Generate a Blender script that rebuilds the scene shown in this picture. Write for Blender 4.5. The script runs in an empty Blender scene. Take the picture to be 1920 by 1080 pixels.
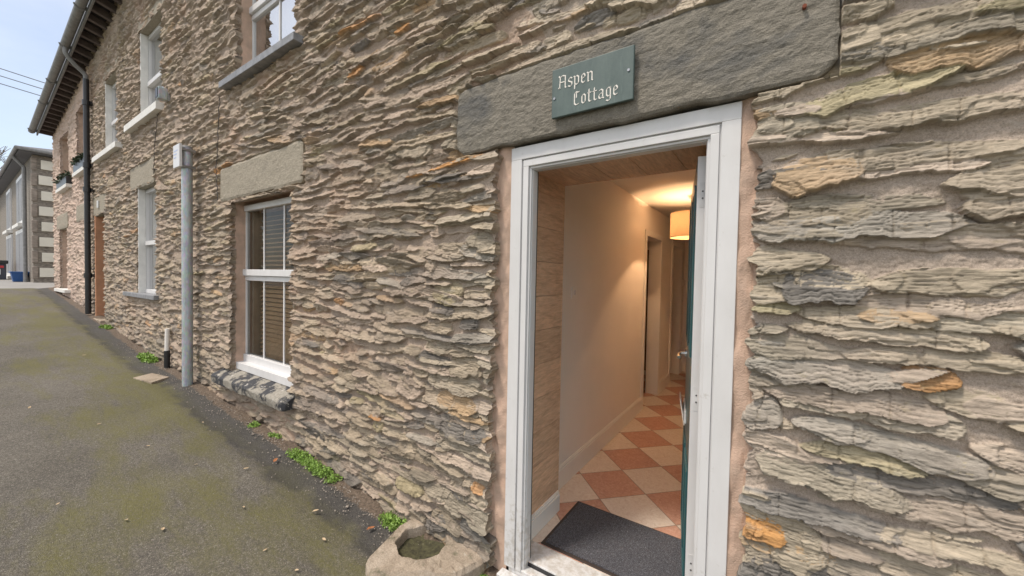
import bpy, bmesh, math, random
import numpy as np
from mathutils import Vector, Matrix
R = math.radians
S = bpy.context.scene
COL = S.collection
random.seed(7)

# ------------------------------------------------------------------ camera
YAW, PITCH, ROLL = R(34.2), R(-1.5), R(1.1)
f0 = Vector((-math.sin(YAW), math.cos(YAW), 0)); r0 = Vector((math.cos(YAW), math.sin(YAW), 0)); u0 = Vector((0, 0, 1))
fw = f0*math.cos(PITCH)+u0*math.sin(PITCH); up = -f0*math.sin(PITCH)+u0*math.cos(PITCH)
rt = r0*math.cos(ROLL)+up*math.sin(ROLL); up2 = -r0*math.sin(ROLL)+up*math.cos(ROLL)
CAM = Vector((0, -1.6, 1.45))
cd = bpy.data.cameras.new("camera"); cam = bpy.data.objects.new("camera", cd); COL.objects.link(cam)
cd.sensor_width = 36.0; cd.lens = 36.0*721/1920; cd.clip_start = 0.02; cd.clip_end = 2000
m = Matrix((rt, up2, -fw)).transposed().to_4x4(); m.translation = CAM; cam.matrix_world = m
S.camera = cam

# ------------------------------------------------------------------ world, sun, exposure
SUN_EL, SUN_AZ = R(62), R(212)          # azimuth measured from +Y clockwise; the wall faces -Y
w = bpy.data.worlds.new("World"); S.world = w; w.use_nodes = True
nt = w.node_tree; nt.nodes.clear()
out = nt.nodes.new('ShaderNodeOutputWorld'); bg = nt.nodes.new('ShaderNodeBackground')
sky = nt.nodes.new('ShaderNodeTexSky'); sky.sky_type = 'NISHITA'; sky.sun_disc = False
sky.sun_elevation = SUN_EL; sky.sun_rotation = SUN_AZ; sky.air_density = 1.0; sky.dust_density = 1.5; sky.ozone_density = 1.5
tc = nt.nodes.new('ShaderNodeTexCoord'); mp = nt.nodes.new('ShaderNodeMapping'); mp.inputs['Scale'].default_value = (1, 1, 2.5)
cl = nt.nodes.new('ShaderNodeTexNoise'); cl.inputs['Scale'].default_value = 2.2; cl.inputs['Detail'].default_value = 7; cl.inputs['Roughness'].default_value = .55
cr = nt.nodes.new('ShaderNodeValToRGB'); cr.color_ramp.elements[0].position = .38; cr.color_ramp.elements[1].position = .68
cr.color_ramp.elements[0].color = (.52, .52, .52, 1); cr.color_ramp.elements[1].color = (.95, .95, .95, 1)
mx = nt.nodes.new('ShaderNodeMix'); mx.data_type = 'RGBA'
mx.inputs[7].default_value = (7.9, 7.75, 7.6, 1)      # thin bright overcast
nt.links.new(tc.outputs['Generated'], mp.inputs[0]); nt.links.new(mp.outputs[0], cl.inputs[0]); nt.links.new(cl.outputs[0], cr.inputs[0])
sx = nt.nodes.new('ShaderNodeSeparateXYZ'); nt.links.new(tc.outputs['Generated'], sx.inputs[0])     # thinner cloud, bluer sky down the street
kx = nt.nodes.new('ShaderNodeMapRange'); kx.interpolation_type = 'SMOOTHSTEP'; kx.inputs[1].default_value = -1; kx.inputs[2].default_value = -.35; kx.inputs[3].default_value = .42; kx.inputs[4].default_value = 1
nt.links.new(sx.outputs[0], kx.inputs[0]); km = nt.nodes.new('ShaderNodeMath'); km.operation = 'MULTIPLY'; nt.links.new(kx.outputs[0], km.inputs[0]); nt.links.new(cr.outputs[0], km.inputs[1])
nt.links.new(km.outputs[0], mx.inputs[0]); nt.links.new(sky.outputs[0], mx.inputs[6]); nt.links.new(mx.outputs[2], bg.inputs[0])
bg.inputs[1].default_value = 0.11; nt.links.new(bg.outputs[0], out.inputs[0])
sd = bpy.data.lights.new("sun", 'SUN'); sd.energy = 1.9; sd.angle = R(10); sd.color = (1, .90, .78)
so = bpy.data.objects.new("sun", sd); COL.objects.link(so)
dirv = Vector((math.sin(SUN_AZ)*math.cos(SUN_EL), math.cos(SUN_AZ)*math.cos(SUN_EL), math.sin(SUN_EL)))
so.rotation_euler = dirv.to_track_quat('Z', 'Y').to_euler()
so.location = dirv*30
S.view_settings.view_transform = 'Standard'; S.view_settings.look = 'None'; S.view_settings.gamma = 1
S.view_settings.use_curve_mapping = False; S.view_settings.exposure = 0.72

# ------------------------------------------------------------------ node helpers
def mat(name):
    m = bpy.data.materials.new(name); m.use_nodes = True
    nt = m.node_tree; return m, nt, nt.nodes['Principled BSDF']
def N(nt, t, **k):
    n = nt.nodes.new(t)
    for a, b in k.items(): setattr(n, a, b)
    return n
def setin(n, **k):
    for a, b in k.items(): n.inputs[a.replace('_', ' ')].default_value = b
def coords(nt, scale=(1, 1, 1), kind='Object', rot=(0, 0, 0)):
    t = N(nt, 'ShaderNodeTexCoord'); p = N(nt, 'ShaderNodeMapping'); p.inputs['Scale'].default_value = scale; p.inputs['Rotation'].default_value = rot
    nt.links.new(t.outputs[kind], p.inputs[0]); return p.outputs[0]
def noise(nt, co, scale, detail=4, rough=.55, dist=0):
    n = N(nt, 'ShaderNodeTexNoise'); setin(n, Scale=scale, Detail=detail, Roughness=rough, Distortion=dist)
    nt.links.new(co, n.inputs['Vector']); return n.outputs[0]
def ramp(nt, fac, stops):
    r = N(nt, 'ShaderNodeValToRGB'); e = r.color_ramp.elements
    while len(e) < len(stops): e.new(.5)
    for i, (p, c) in enumerate(stops):
        e[i].position = p; e[i].color = (*c, 1) if isinstance(c, tuple) else (c, c, c, 1)
    nt.links.new(fac, r.inputs[0]); return r.outputs[0]
def mixc(nt, fac, a, b, mode='MIX'):
    n = N(nt, 'ShaderNodeMix', data_type='RGBA', blend_type=mode)
    for s, i in ((fac, 0), (a, 6), (b, 7)):
        if isinstance(s, (int, float)): n.inputs[i].default_value = s
        elif isinstance(s, tuple): n.inputs[i].default_value = (*s, 1)
        else: nt.links.new(s, n.inputs[i])
    return n.outputs[2]
def mth(nt, op, a, b=None):
    n = N(nt, 'ShaderNodeMath', operation=op)
    for s, i in ((a, 0), (b, 1)):
        if s is None: continue
        if isinstance(s, (int, float)): n.inputs[i].default_value = s
        else: nt.links.new(s, n.inputs[i])
    return n.outputs[0]
def bump(nt, bs, h, strength, dist, prev=None):
    b = N(nt, 'ShaderNodeBump'); b.inputs['Strength'].default_value = strength; b.inputs['Distance'].default_value = dist
    nt.links.new(h, b.inputs['Height'])
    if prev is not None: nt.links.new(prev, b.inputs['Normal'])
    nt.links.new(b.outputs[0], bs.inputs['Normal']); return b.outputs[0]
def simple(name, c, rough=.6, var=.12, scale=12, bmp=0, bscale=80, metal=0, spec=.5, stretch=(1, 1, 1), c2=None):
    m, nt, bs = mat(name); co = coords(nt, stretch)
    n = noise(nt, co, scale, 6, .62)
    lo = tuple(x*(1-var) for x in c); hi = tuple(min(1, x*(1+var)) for x in c)
    if c2: lo = c2
    nt.links.new(ramp(nt, n, [(.3, lo), (.7, hi)]), bs.inputs['Base Color'])
    bs.inputs['Roughness'].default_value = rough; bs.inputs['Metallic'].default_value = metal
    bs.inputs['Specular IOR Level'].default_value = spec
    if bmp: bump(nt, bs, noise(nt, co, bscale, 5, .6), bmp, .004)
    return m

# ------------------------------------------------------------------ materials
def stone_mat():
    m, nt, bs = mat('slate_rubble')
    at = N(nt, 'ShaderNodeAttribute', attribute_name='Col'); ms = N(nt, 'ShaderNodeAttribute', attribute_name='stone')
    co = coords(nt); cs = coords(nt, (7, 7, 60)); cs2 = coords(nt, (18, 18, 190)); 
    st = ramp(nt, noise(nt, cs, 1.0, 6, .65, .6), [(.25, .62), (.5, 1.0), (.75, 1.35)])
    st2 = ramp(nt, noise(nt, cs2, 1.0, 4, .6, .4), [(.30, .66), (.42, 1.0), (.7, 1.28)])
    sc = mixc(nt, 1.0, mixc(nt, 1.0, at.outputs['Color'], st, 'MULTIPLY'), st2, 'MULTIPLY')
    gr = ramp(nt, noise(nt, co, 210, 3, .8), [(.28, .52), (.45, .95), (.55, 1.03), (.74, 1.45)])
    mc = mixc(nt, 1.0, at.outputs['Color'], gr, 'MULTIPLY')
    pat = ramp(nt, noise(nt, co, 5, 5, .6), [(.3, .86), (.7, 1.12)])
    c = mixc(nt, 1.0, mixc(nt, ms.outputs['Fac'], mc, sc), pat, 'MULTIPLY')
    # lichen and iron flecks lying on the stone itself
    li = ramp(nt, noise(nt, co, 16, 6, .7), [(.62, 0.0), (.74, .5)])
    c = mixc(nt, li, c, (.40, .34, .19))
    gry = ramp(nt, noise(nt, coords(nt, (9, 9, 26)), 1.0, 5, .65), [(.58, 0.0), (.72, .45)])
    c = mixc(nt, gry, c, (.33, .305, .265))
    nt.links.new(c, bs.inputs['Base Color'])
    bs.inputs['Roughness'].default_value = .82; bs.inputs['Specular IOR Level'].default_value = .35
    h1 = mth(nt, 'MULTIPLY', noise(nt, cs2, 1.0, 5, .7, .3), ms.outputs['Fac'])
    b1 = bump(nt, bs, h1, .65, .008)
    bump(nt, bs, noise(nt, co, 260, 4, .75), .65, .005, b1)
    return m
M = {}
M['stone'] = stone_mat()
def lintel_mat(name, c, dark, th):
    m, nt, bs = mat(name); co = coords(nt)
    n = noise(nt, co, 9, 6, .65); g = ramp(nt, noise(nt, co, 260, 3, .7), [(.3, .7), (.7, 1.3)])
    base = ramp(nt, noise(nt, co, 35, 5, .7), [(.3, tuple(x*.82 for x in c)), (.7, tuple(x*1.15 for x in c))])
    d = ramp(nt, noise(nt, co, 2.6, 5, .62, .5), [(th, 0.0), (th+.13, 1.0)])
    c_ = mixc(nt, d, base, dark); c_ = mixc(nt, 1.0, c_, g, 'MULTIPLY')
    nt.links.new(c_, bs.inputs['Base Color']); bs.inputs['Roughness'].default_value = .8
    b = bump(nt, bs, noise(nt, coords(nt, (1, 1, 1.8)), 45, 5, .65), .9, .008)
    bump(nt, bs, noise(nt, co, 300, 3, .7), .5, .002, b)
    return m
M['lintel'] = lintel_mat('grey_sandstone', (.195, .176, .142), (.095, .094, .089), .52)
M['lintel2'] = lintel_mat('buff_sandstone', (.33, .29, .225), (.24, .215, .17), .60)
M['pink'] = simple('pink_render', (.54, .375, .285), .9, .2, 9, 1.0, 190, c2=(.42, .31, .24))
M['white'] = simple('white_paint', (.67, .665, .665), .38, .06, 5, .2, 40, stretch=(2, 2, .6))
M['whitewall'] = simple('white_reveal_paint', (.72, .71, .68), .7, .1, 8, .6, 60)
M['cream'] = simple('cream_emulsion', (.80, .765, .72), .85, .02, 3)
M['skirt'] = simple('satin_skirting', (.80, .78, .74), .35, .03, 3)
M['ceil'] = simple('ceiling_paint', (.82, .80, .76), .9, .02, 3)
M['dark'] = simple('dark_void', (.02, .02, .02), .9)
M['black'] = simple('black_plastic', (.022, .022, .024), .35, .2, 20)
M['gutter'] = simple('grey_gutter', (.22, .22, .22), .5, .25, 12)
M['rafter'] = simple('weathered_rafter', (.12, .095, .09), .85, .35, 9, .4, 60)
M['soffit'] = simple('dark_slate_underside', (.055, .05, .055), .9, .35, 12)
M['roof'] = simple('roof_slate', (.12, .12, .13), .7, .3, 14, .4, 40)
M['slate'] = simple('sill_slate', (.23, .235, .25), .55, .3, 14, .5, 90)
def frame_mat():
    m, nt, bs = mat('weathered_white_frame'); co = coords(nt, (2, 2, .7))
    g = N(nt, 'ShaderNodeTexCoord'); sp = N(nt, 'ShaderNodeSeparateXYZ'); nt.links.new(g.outputs['Object'], sp.inputs[0])
    k = N(nt, 'ShaderNodeMapRange'); setin(k, From_Min=0.0, From_Max=.55, To_Min=.20, To_Max=0.0); nt.links.new(sp.outputs[2], k.inputs[0])
    c = ramp(nt, noise(nt, co, 4, 5, .6), [(.3, (.61, .605, .60)), (.7, (.68, .675, .675))])
    gr = ramp(nt, mth(nt, 'ADD', noise(nt, coords(nt), 26, 6, .75), k.outputs[0]), [(.62, 0.0), (.80, .6)])
    c = mixc(nt, gr, c, (.36, .32, .26))
    nt.links.new(c, bs.inputs['Base Color']); bs.inputs['Roughness'].default_value = .36
    bump(nt, bs, noise(nt, coords(nt, (1, 1, .12)), 160, 3), .12, .002); return m
M['frame'] = frame_mat()
M['steel'] = simple('screw_steel', (.35, .35, .36), .35, .1, 30, metal=1)
M['chrome'] = simple('brushed_chrome', (.75, .75, .75), .18, .03, 30, metal=1)
M['text'] = simple('cream_letter_paint', (.78, .74, .68), .6, .12, 150)
M['brass'] = simple('aged_bulb_cap', (.5, .4, .2), .4, metal=1)
M['beige'] = simple('blind_slat', (.80, .53, .33), .5, .2, 30)
M['curtain'] = simple('cream_lining', (.58, .50, .40), .9, .1, 10)
M['bluebin'] = simple('blue_plastic', (.02, .09, .28), .4)
M['redlight'] = simple('red_plastic', (.5, .03, .04), .3)
M['soil'] = simple('dark_soil', (.09, .06, .04), .95, .4, 60, 1, 200)
def galv():
    m, nt, bs = mat('galvanised_steel'); co = coords(nt, (1, 1, .35))
    v = N(nt, 'ShaderNodeTexVoronoi'); v.inputs['Scale'].default_value = 70; nt.links.new(co, v.inputs['Vector'])
    c = mixc(nt, .25, ramp(nt, noise(nt, co, 18, 6, .7), [(.3, (.36, .39, .41)), (.7, (.54, .57, .59))]), v.outputs['Color'], 'SOFT_LIGHT')
    nt.links.new(c, bs.inputs['Base Color']); bs.inputs['Metallic'].default_value = .35; bs.inputs['Roughness'].default_value = .5
    return m
M['galv'] = galv()
def plaque_mat():
    m, nt, bs = mat('green_slate_plaque'); co = coords(nt)
    c = ramp(nt, noise(nt, coords(nt, (1, 1, .5)), 14, 7, .7), [(.3, (.060, .092, .088)), (.7, (.105, .145, .135))])
    c = mixc(nt, ramp(nt, noise(nt, coords(nt, (60, 60, 6)), 1.0, 4, .6), [(.6, 0.0), (.8, .5)]), c, (.20, .27, .25))
    nt.links.new(c, bs.inputs['Base Color']); bs.inputs['Roughness'].default_value = .55
    bump(nt, bs, noise(nt, co, 180, 4, .7), .25, .002); return m
M['plaque'] = plaque_mat()
def teal_mat():
    m, nt, bs = mat('teal_door_paint'); co = coords(nt)
    nt.links.new(ramp(nt, noise(nt, co, 4, 4), [(.3, (.030, .098, .105)), (.7, (.036, .112, .120))]), bs.inputs['Base Color'])
    bs.inputs['Roughness'].default_value = .28; return m
M['teal'] = teal_mat()
def wood_mat():
    m, nt, bs = mat('oak_laminate'); co = coords(nt)
    g = N(nt, 'ShaderNodeTexCoord'); sp = N(nt, 'ShaderNodeSeparateXYZ'); nt.links.new(g.outputs['Object'], sp.inputs[0])
    # board index along Z on the jambs / along X on the soffit
    ix = mth(nt, 'ADD', mth(nt, 'FLOOR', mth(nt, 'DIVIDE', sp.outputs[2], .193)), mth(nt, 'MULTIPLY', mth(nt, 'FLOOR', mth(nt, 'DIVIDE', sp.outputs[0], .193)), 7))
    wn = N(nt, 'ShaderNodeTexWhiteNoise', noise_dimensions='1D'); nt.links.new(ix, wn.inputs['W'])
    cm = N(nt, 'ShaderNodeCombineXYZ'); nt.links.new(mth(nt, 'MULTIPLY', wn.outputs[0], 9), cm.inputs[1])
    va = N(nt, 'ShaderNodeVectorMath', operation='ADD'); nt.links.new(coords(nt, (16, 2.2, 16)), va.inputs[0]); nt.links.new(cm.outputs[0], va.inputs[1])
    gr = noise(nt, va.outputs[0], 1.6, 8, .66, 1.8)
    c = ramp(nt, gr, [(.28, (.47, .295, .185)), (.5, (.66, .44, .29)), (.72, (.76, .55, .385))])
    va2 = N(nt, 'ShaderNodeVectorMath', operation='SCALE'); nt.links.new(va.outputs[0], va2.inputs[0]); va2.inputs[3].default_value = 8
    c = mixc(nt, 1.0, c, ramp(nt, noise(nt, va2.outputs[0], 1.0, 4, .6), [(.3, .82), (.7, 1.12)]), 'MULTIPLY')
    c = mixc(nt, 1.0, c, ramp(nt, wn.outputs[0], [(0, .88), (1, 1.1)]), 'MULTIPLY')
    nt.links.new(c, bs.inputs['Base Color']); bs.inputs['Roughness'].default_value = .5
    return m
M['wood'] = wood_mat()
def tile_mat():
    m, nt, bs = mat('marbled_floor_tiles')
    # 45 degree checkerboard, side .333, a corner at (-1.145, 1.045)
    t = N(nt, 'ShaderNodeTexCoord'); va = N(nt, 'ShaderNodeVectorMath', operation='SUBTRACT'); va.inputs[1].default_value = (-1.145, 1.045, 0)
    nt.links.new(t.outputs['Object'], va.inputs[0])
    vr = N(nt, 'ShaderNodeVectorRotate', rotation_type='Z_AXIS'); vr.inputs['Angle'].default_value = R(-46); nt.links.new(va.outputs[0], vr.inputs[0])
    sc = N(nt, 'ShaderNodeVectorMath', operation='SCALE'); sc.inputs[3].default_value = 1/.333; nt.links.new(vr.outputs[0], sc.inputs[0])
    sp = N(nt, 'ShaderNodeSeparateXYZ'); nt.links.new(sc.outputs[0], sp.inputs[0])
    fx, fy = mth(nt, 'FLOOR', sp.outputs[0]), mth(nt, 'FLOOR', sp.outputs[1])
    par = mth(nt, 'PINGPONG', mth(nt, 'ADD', fx, fy), 1)
    wn = N(nt, 'ShaderNodeTexWhiteNoise', noise_dimensions='2D'); cb = N(nt, 'ShaderNodeCombineXYZ')
    nt.links.new(fx, cb.inputs[0]); nt.links.new(fy, cb.inputs[1]); nt.links.new(cb.outputs[0], wn.inputs['Vector'])
    off = N(nt, 'ShaderNodeVectorMath', operation='SCALE'); off.inputs[3].default_value = 20; nt.links.new(wn.outputs['Color'], off.inputs[0])
    ad = N(nt, 'ShaderNodeVectorMath', operation='ADD'); nt.links.new(off.outputs[0], ad.inputs[0]); nt.links.new(t.outputs['Object'], ad.inputs[1])
    n = noise(nt, ad.outputs[0], 32, 7, .7, 1.6)
    a = ramp(nt, n, [(.3, (.44, .22, .155)), (.5, (.56, .31, .23)), (.72, (.66, .42, .33))])
    b = ramp(nt, n, [(.3, (.60, .48, .39)), (.5, (.72, .62, .53)), (.72, (.80, .72, .64))])
    c = mixc(nt, par, b, a)
    def edge(s):
        f = mth(nt, 'FRACT', s); return mth(nt, 'MINIMUM', f, mth(nt, 'SUBTRACT', 1, f))
    e = mth(nt, 'MINIMUM', edge(sp.outputs[0]), edge(sp.outputs[1]))
    g = ramp(nt, e, [(.006, 1.0), (.011, 0.0)])
    c = mixc(nt, g, c, (.30, .22, .17))
    nt.links.new(c, bs.inputs['Base Color']); bs.inputs['Roughness'].default_value = .42
    bump(nt, bs, mth(nt, 'SUBTRACT', 1, g), .3, .002)
    return m
M['tiles'] = tile_mat()
def mat_mat():
    m, nt, bs = mat('charcoal_carpet'); co = coords(nt)
    n = noise(nt, co, 230, 3, .8); n2 = noise(nt, coords(nt, (1, .5, 1)), 120, 3, .7)
    c = ramp(nt, n, [(.35, (.035, .035, .040)), (.52, (.085, .085, .098)), (.68, (.26, .26, .29))])
    c = mixc(nt, 1.0, c, ramp(nt, n2, [(.3, .7), (.7, 1.4)]), 'MULTIPLY')
    nt.links.new(c, bs.inputs['Base Color']); bs.inputs['Roughness'].default_value = 1
    bump(nt, bs, n, 1, .006); return m
M['carpet'] = mat_mat()
M['rubber'] = simple('brown_rubber', (.045, .033, .028), .6)
def asphalt():
    m, nt, bs = mat('mossy_tarmac'); co = coords(nt)
    v = N(nt, 'ShaderNodeTexVoronoi'); v.inputs['Scale'].default_value = 230; nt.links.new(co, v.inputs['Vector'])
    v2 = N(nt, 'ShaderNodeTexVoronoi'); v2.inputs['Scale'].default_value = 60; nt.links.new(co, v2.inputs['Vector'])
    sp = N(nt, 'ShaderNodeSeparateColor'); nt.links.new(v.outputs['Color'], sp.inputs[0])
    c = ramp(nt, sp.outputs[0], [(0, (.088, .078, .064)), (.6, (.140, .125, .102)), (.9, (.185, .170, .142)), (1, (.28, .26, .22))])
    c = mixc(nt, 1.0, c, ramp(nt, noise(nt, co, 1.5, 6, .65), [(.3, .80), (.7, 1.22)]), 'MULTIPLY')
    c = mixc(nt, 1.0, c, ramp(nt, noise(nt, co, 55, 3, .7), [(.3, .72), (.7, 1.28)]), 'MULTIPLY')
    g = N(nt, 'ShaderNodeTexCoord'); s = N(nt, 'ShaderNodeSeparateXYZ'); nt.links.new(g.outputs['Object'], s.inputs[0])
    def near(a, b, cc, dd):
        k = N(nt, 'ShaderNodeMapRange', interpolation_type='SMOOTHSTEP'); setin(k, From_Min=a, From_Max=b, To_Min=cc, To_Max=dd)
        nt.links.new(s.outputs[1], k.inputs[0]); return k.outputs[0]
    # moss: patches strongest a stride off the wall
    band = mth(nt, 'MULTIPLY', near(-1.5, -.55, .25, 1.0), near(-.30, -.16, 1.0, 0.0))
    mo = ramp(nt, mth(nt, 'ADD', noise(nt, coords(nt, (.5, 1.5, 1)), 1.7, 7, .68), mth(nt, 'MULTIPLY', band, .13)), [(.53, 0.0), (.70, .75)])
    mo = mth(nt, 'MULTIPLY', mo, ramp(nt, noise(nt, co, 70, 3, .7), [(.33, .35), (.52, 1.0)]))
    c = mixc(nt, mo, c, (.150, .140, .036))
    # black damp tarmac repair and soil against the wall
    dm = mth(nt, 'ADD', near(-.50, -.22, 0.0, .85), mth(nt, 'MULTIPLY', mth(nt, 'SUBTRACT', noise(nt, co, 3.0, 5, .6), .5), 1.6))
    c = mixc(nt, mth(nt, 'MULTIPLY', ramp(nt, dm, [(.45, 0.0), (.70, 1.0)]), .72), c, mixc(nt, 1.0, ramp(nt, sp.outputs[1], [(0, (.022, .021, .022)), (1, (.075, .07, .068))]), (1, 1, 1), 'MULTIPLY'))
    di = mth(nt, 'ADD', near(-.20, -.06, 0.0, 1.0), mth(nt, 'MULTIPLY', mth(nt, 'SUBTRACT', noise(nt, co, 7.0, 5, .65), .5), 1.3))
    di = ramp(nt, di, [(.45, 0.0), (.65, 1.0)])
    c = mixc(nt, di, c, ramp(nt, noise(nt, co, 60, 5, .7), [(.3, (.06, .045, .03)), (.55, (.17, .125, .09)), (.75, (.30, .24, .18))]))
    # pale flecks
    fl = ramp(nt, noise(nt, co, 95, 1, .5), [(.765, 0.0), (.785, 1.0)])
    c = mixc(nt, fl, c, (.33, .30, .25))
    nt.links.new(c, bs.inputs['Base Color'])
    nt.links.new(ramp(nt, noise(nt, co, 1.2, 4), [(.3, .75), (.7, .9)]), bs.inputs['Roughness'])
    b = bump(nt, bs, v.outputs['Distance'], .9, -.006)
    bump(nt, bs, noise(nt, co, 30, 5, .7), .6, .012, b); return m
M['asphalt'] = asphalt()
def road_mat():
    m, nt, bs = mat('road_asphalt'); co = coords(nt)
    c = ramp(nt, noise(nt, co, 1.3, 7, .7), [(.3, (.22, .212, .20)), (.7, (.31, .30, .285))])
    nt.links.new(c, bs.inputs['Base Color']); bs.inputs['Roughness'].default_value = .7; return m
M['road'] = road_mat()
M['field'] = simple('verge', (.07, .085, .03), .9, .4, .5)
def conc():
    m, nt, bs = mat('weathered_concrete'); co = coords(nt)
    c = ramp(nt, noise(nt, co, 7, 7, .7), [(.3, (.25, .205, .15)), (.5, (.36, .29, .22)), (.7, (.43, .36, .285))])
    c = mixc(nt, 1.0, c, ramp(nt, noise(nt, co, 130, 3, .75), [(.3, .7), (.7, 1.25)]), 'MULTIPLY')
    c = mixc(nt, ramp(nt, noise(nt, co, 16, 6, .75), [(.56, 0.0), (.68, .75)]), c, (.13, .125, .075))
    c = mixc(nt, ramp(nt, noise(nt, coords(nt, (1, 1, 1.3)), 31, 5, .7), [(.62, 0.0), (.70, .7)]), c, (.50, .46, .38))
    nt.links.new(c, bs.inputs['Base Color']); bs.inputs['Roughness'].default_value = .9
    bump(nt, bs, noise(nt, co, 90, 6, .75), .9, .006); return m
M['concrete'] = conc()
M['moss'] = simple('damp_moss', (.065, .062, .03), .95, .6, 40, 1, 160, c2=(.030, .026, .016))
M['leafg'] = simple('bright_weed_leaf', (.23, .36, .07), .5, .45, 30)
M['leafd'] = simple('window_box_leaf', (.04, .06, .03), .6, .5, 30)
M['litter'] = simple('dry_leaf', (.50, .38, .24), .8, .3, 60)
M['litter2'] = simple('rusty_leaf', (.38, .15, .06), .8, .3, 60)
def sillstone():
    m, nt, bs = mat('flaking_painted_slate'); co = coords(nt)
    k = ramp(nt, noise(nt, co, 6, 7, .65), [(.47, 0.0), (.53, 1.0)])
    a = ramp(nt, noise(nt, co, 60, 4, .7), [(.3, (.20, .185, .155)), (.7, (.36, .33, .28))])
    c = mixc(nt, k, a, (.035, .036, .042)); wv = ramp(nt, noise(nt, co, 23, 5, .7), [(.60, 0.0), (.66, .8)])
    c = mixc(nt, wv, c, (.50, .47, .43))
    nt.links.new(c, bs.inputs['Base Color']); bs.inputs['Roughness'].default_value = .7
    bump(nt, bs, mth(nt, 'ADD', noise(nt, coords(nt, (1, 1, 5)), 30, 6, .7), k), .8, .006); return m
M['sill'] = sillstone()
def glass_mat(ior=1.33, fac=None):
    m, nt, bs = mat('window_glass'); nt.nodes.remove(bs)
    o = nt.nodes['Material Output']; tr = N(nt, 'ShaderNodeBsdfTransparent'); gl = N(nt, 'ShaderNodeBsdfGlossy')
    tr.inputs[0].default_value = (.90, .92, .91, 1); gl.inputs['Roughness'].default_value = .015
    fr = N(nt, 'ShaderNodeFresnel'); fr.inputs[0].default_value = ior; mi = N(nt, 'ShaderNodeMixShader')
    co = coords(nt); nb = N(nt, 'ShaderNodeBump'); nb.inputs['Strength'].default_value = .04; nb.inputs['Distance'].default_value = .02
    nt.links.new(noise(nt, co, 3, 2), nb.inputs['Height']); nt.links.new(nb.outputs[0], gl.inputs['Normal'])
    
    if fac is None: nt.links.new(fr.outputs[0], mi.inputs[0])
    else: mi.inputs[0].default_value = fac
    nt.links.new(tr.outputs[0], mi.inputs[1]); nt.links.new(gl.outputs[0], mi.inputs[2])
    nt.links.new(mi.outputs[0], o.inputs[0]); return m
M['glass'] = glass_mat(); M['glass2'] = glass_mat(1.5, .8)
def shade_mat():
    m, nt, bs = mat('fabric_lampshade')
    co = coords(nt, (1, 1, 1)); 
    nt.links.new(ramp(nt, noise(nt, co, 200, 2), [(.3, (.36, .25, .16)), (.7, (.42, .30, .19))]), bs.inputs['Base Color'])
    o = nt.nodes['Material Output']; tl = N(nt, 'ShaderNodeBsdfTranslucent'); tl.inputs[0].default_value = (.85, .60, .36, 1)
    mi = N(nt, 'ShaderNodeMixShader'); mi.inputs[0].default_value = .10
    nt.links.new(bs.outputs[0], mi.inputs[1]); nt.links.new(tl.outputs[0], mi.inputs[2]); nt.links.new(mi.outputs[0], o.inputs[0])
    bs.inputs['Roughness'].default_value = .9; return m
M['shade'] = shade_mat()
def emis(name, c, s):
    m, nt, bs = mat(name); bs.inputs['Emission Color'].default_value = (*c, 1); bs.inputs['Emission Strength'].default_value = s
    bs.inputs['Base Color'].default_value = (*c, 1); return m
M['bulb'] = emis('lit_bulb', (1, .62, .30), 14)
M['bark'] = simple('grey_bark', (.17, .145, .125), .9, .3, 12)
M['hill'] = simple('wooded_hill', (.14, .13, .115), .95, .4, .25)
M['quoin'] = simple('cream_quoin_paint', (.74, .71, .62), .8, .06, 4)
M['farw'] = simple('pale_render', (.70, .68, .64), .85, .06, 3)

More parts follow.
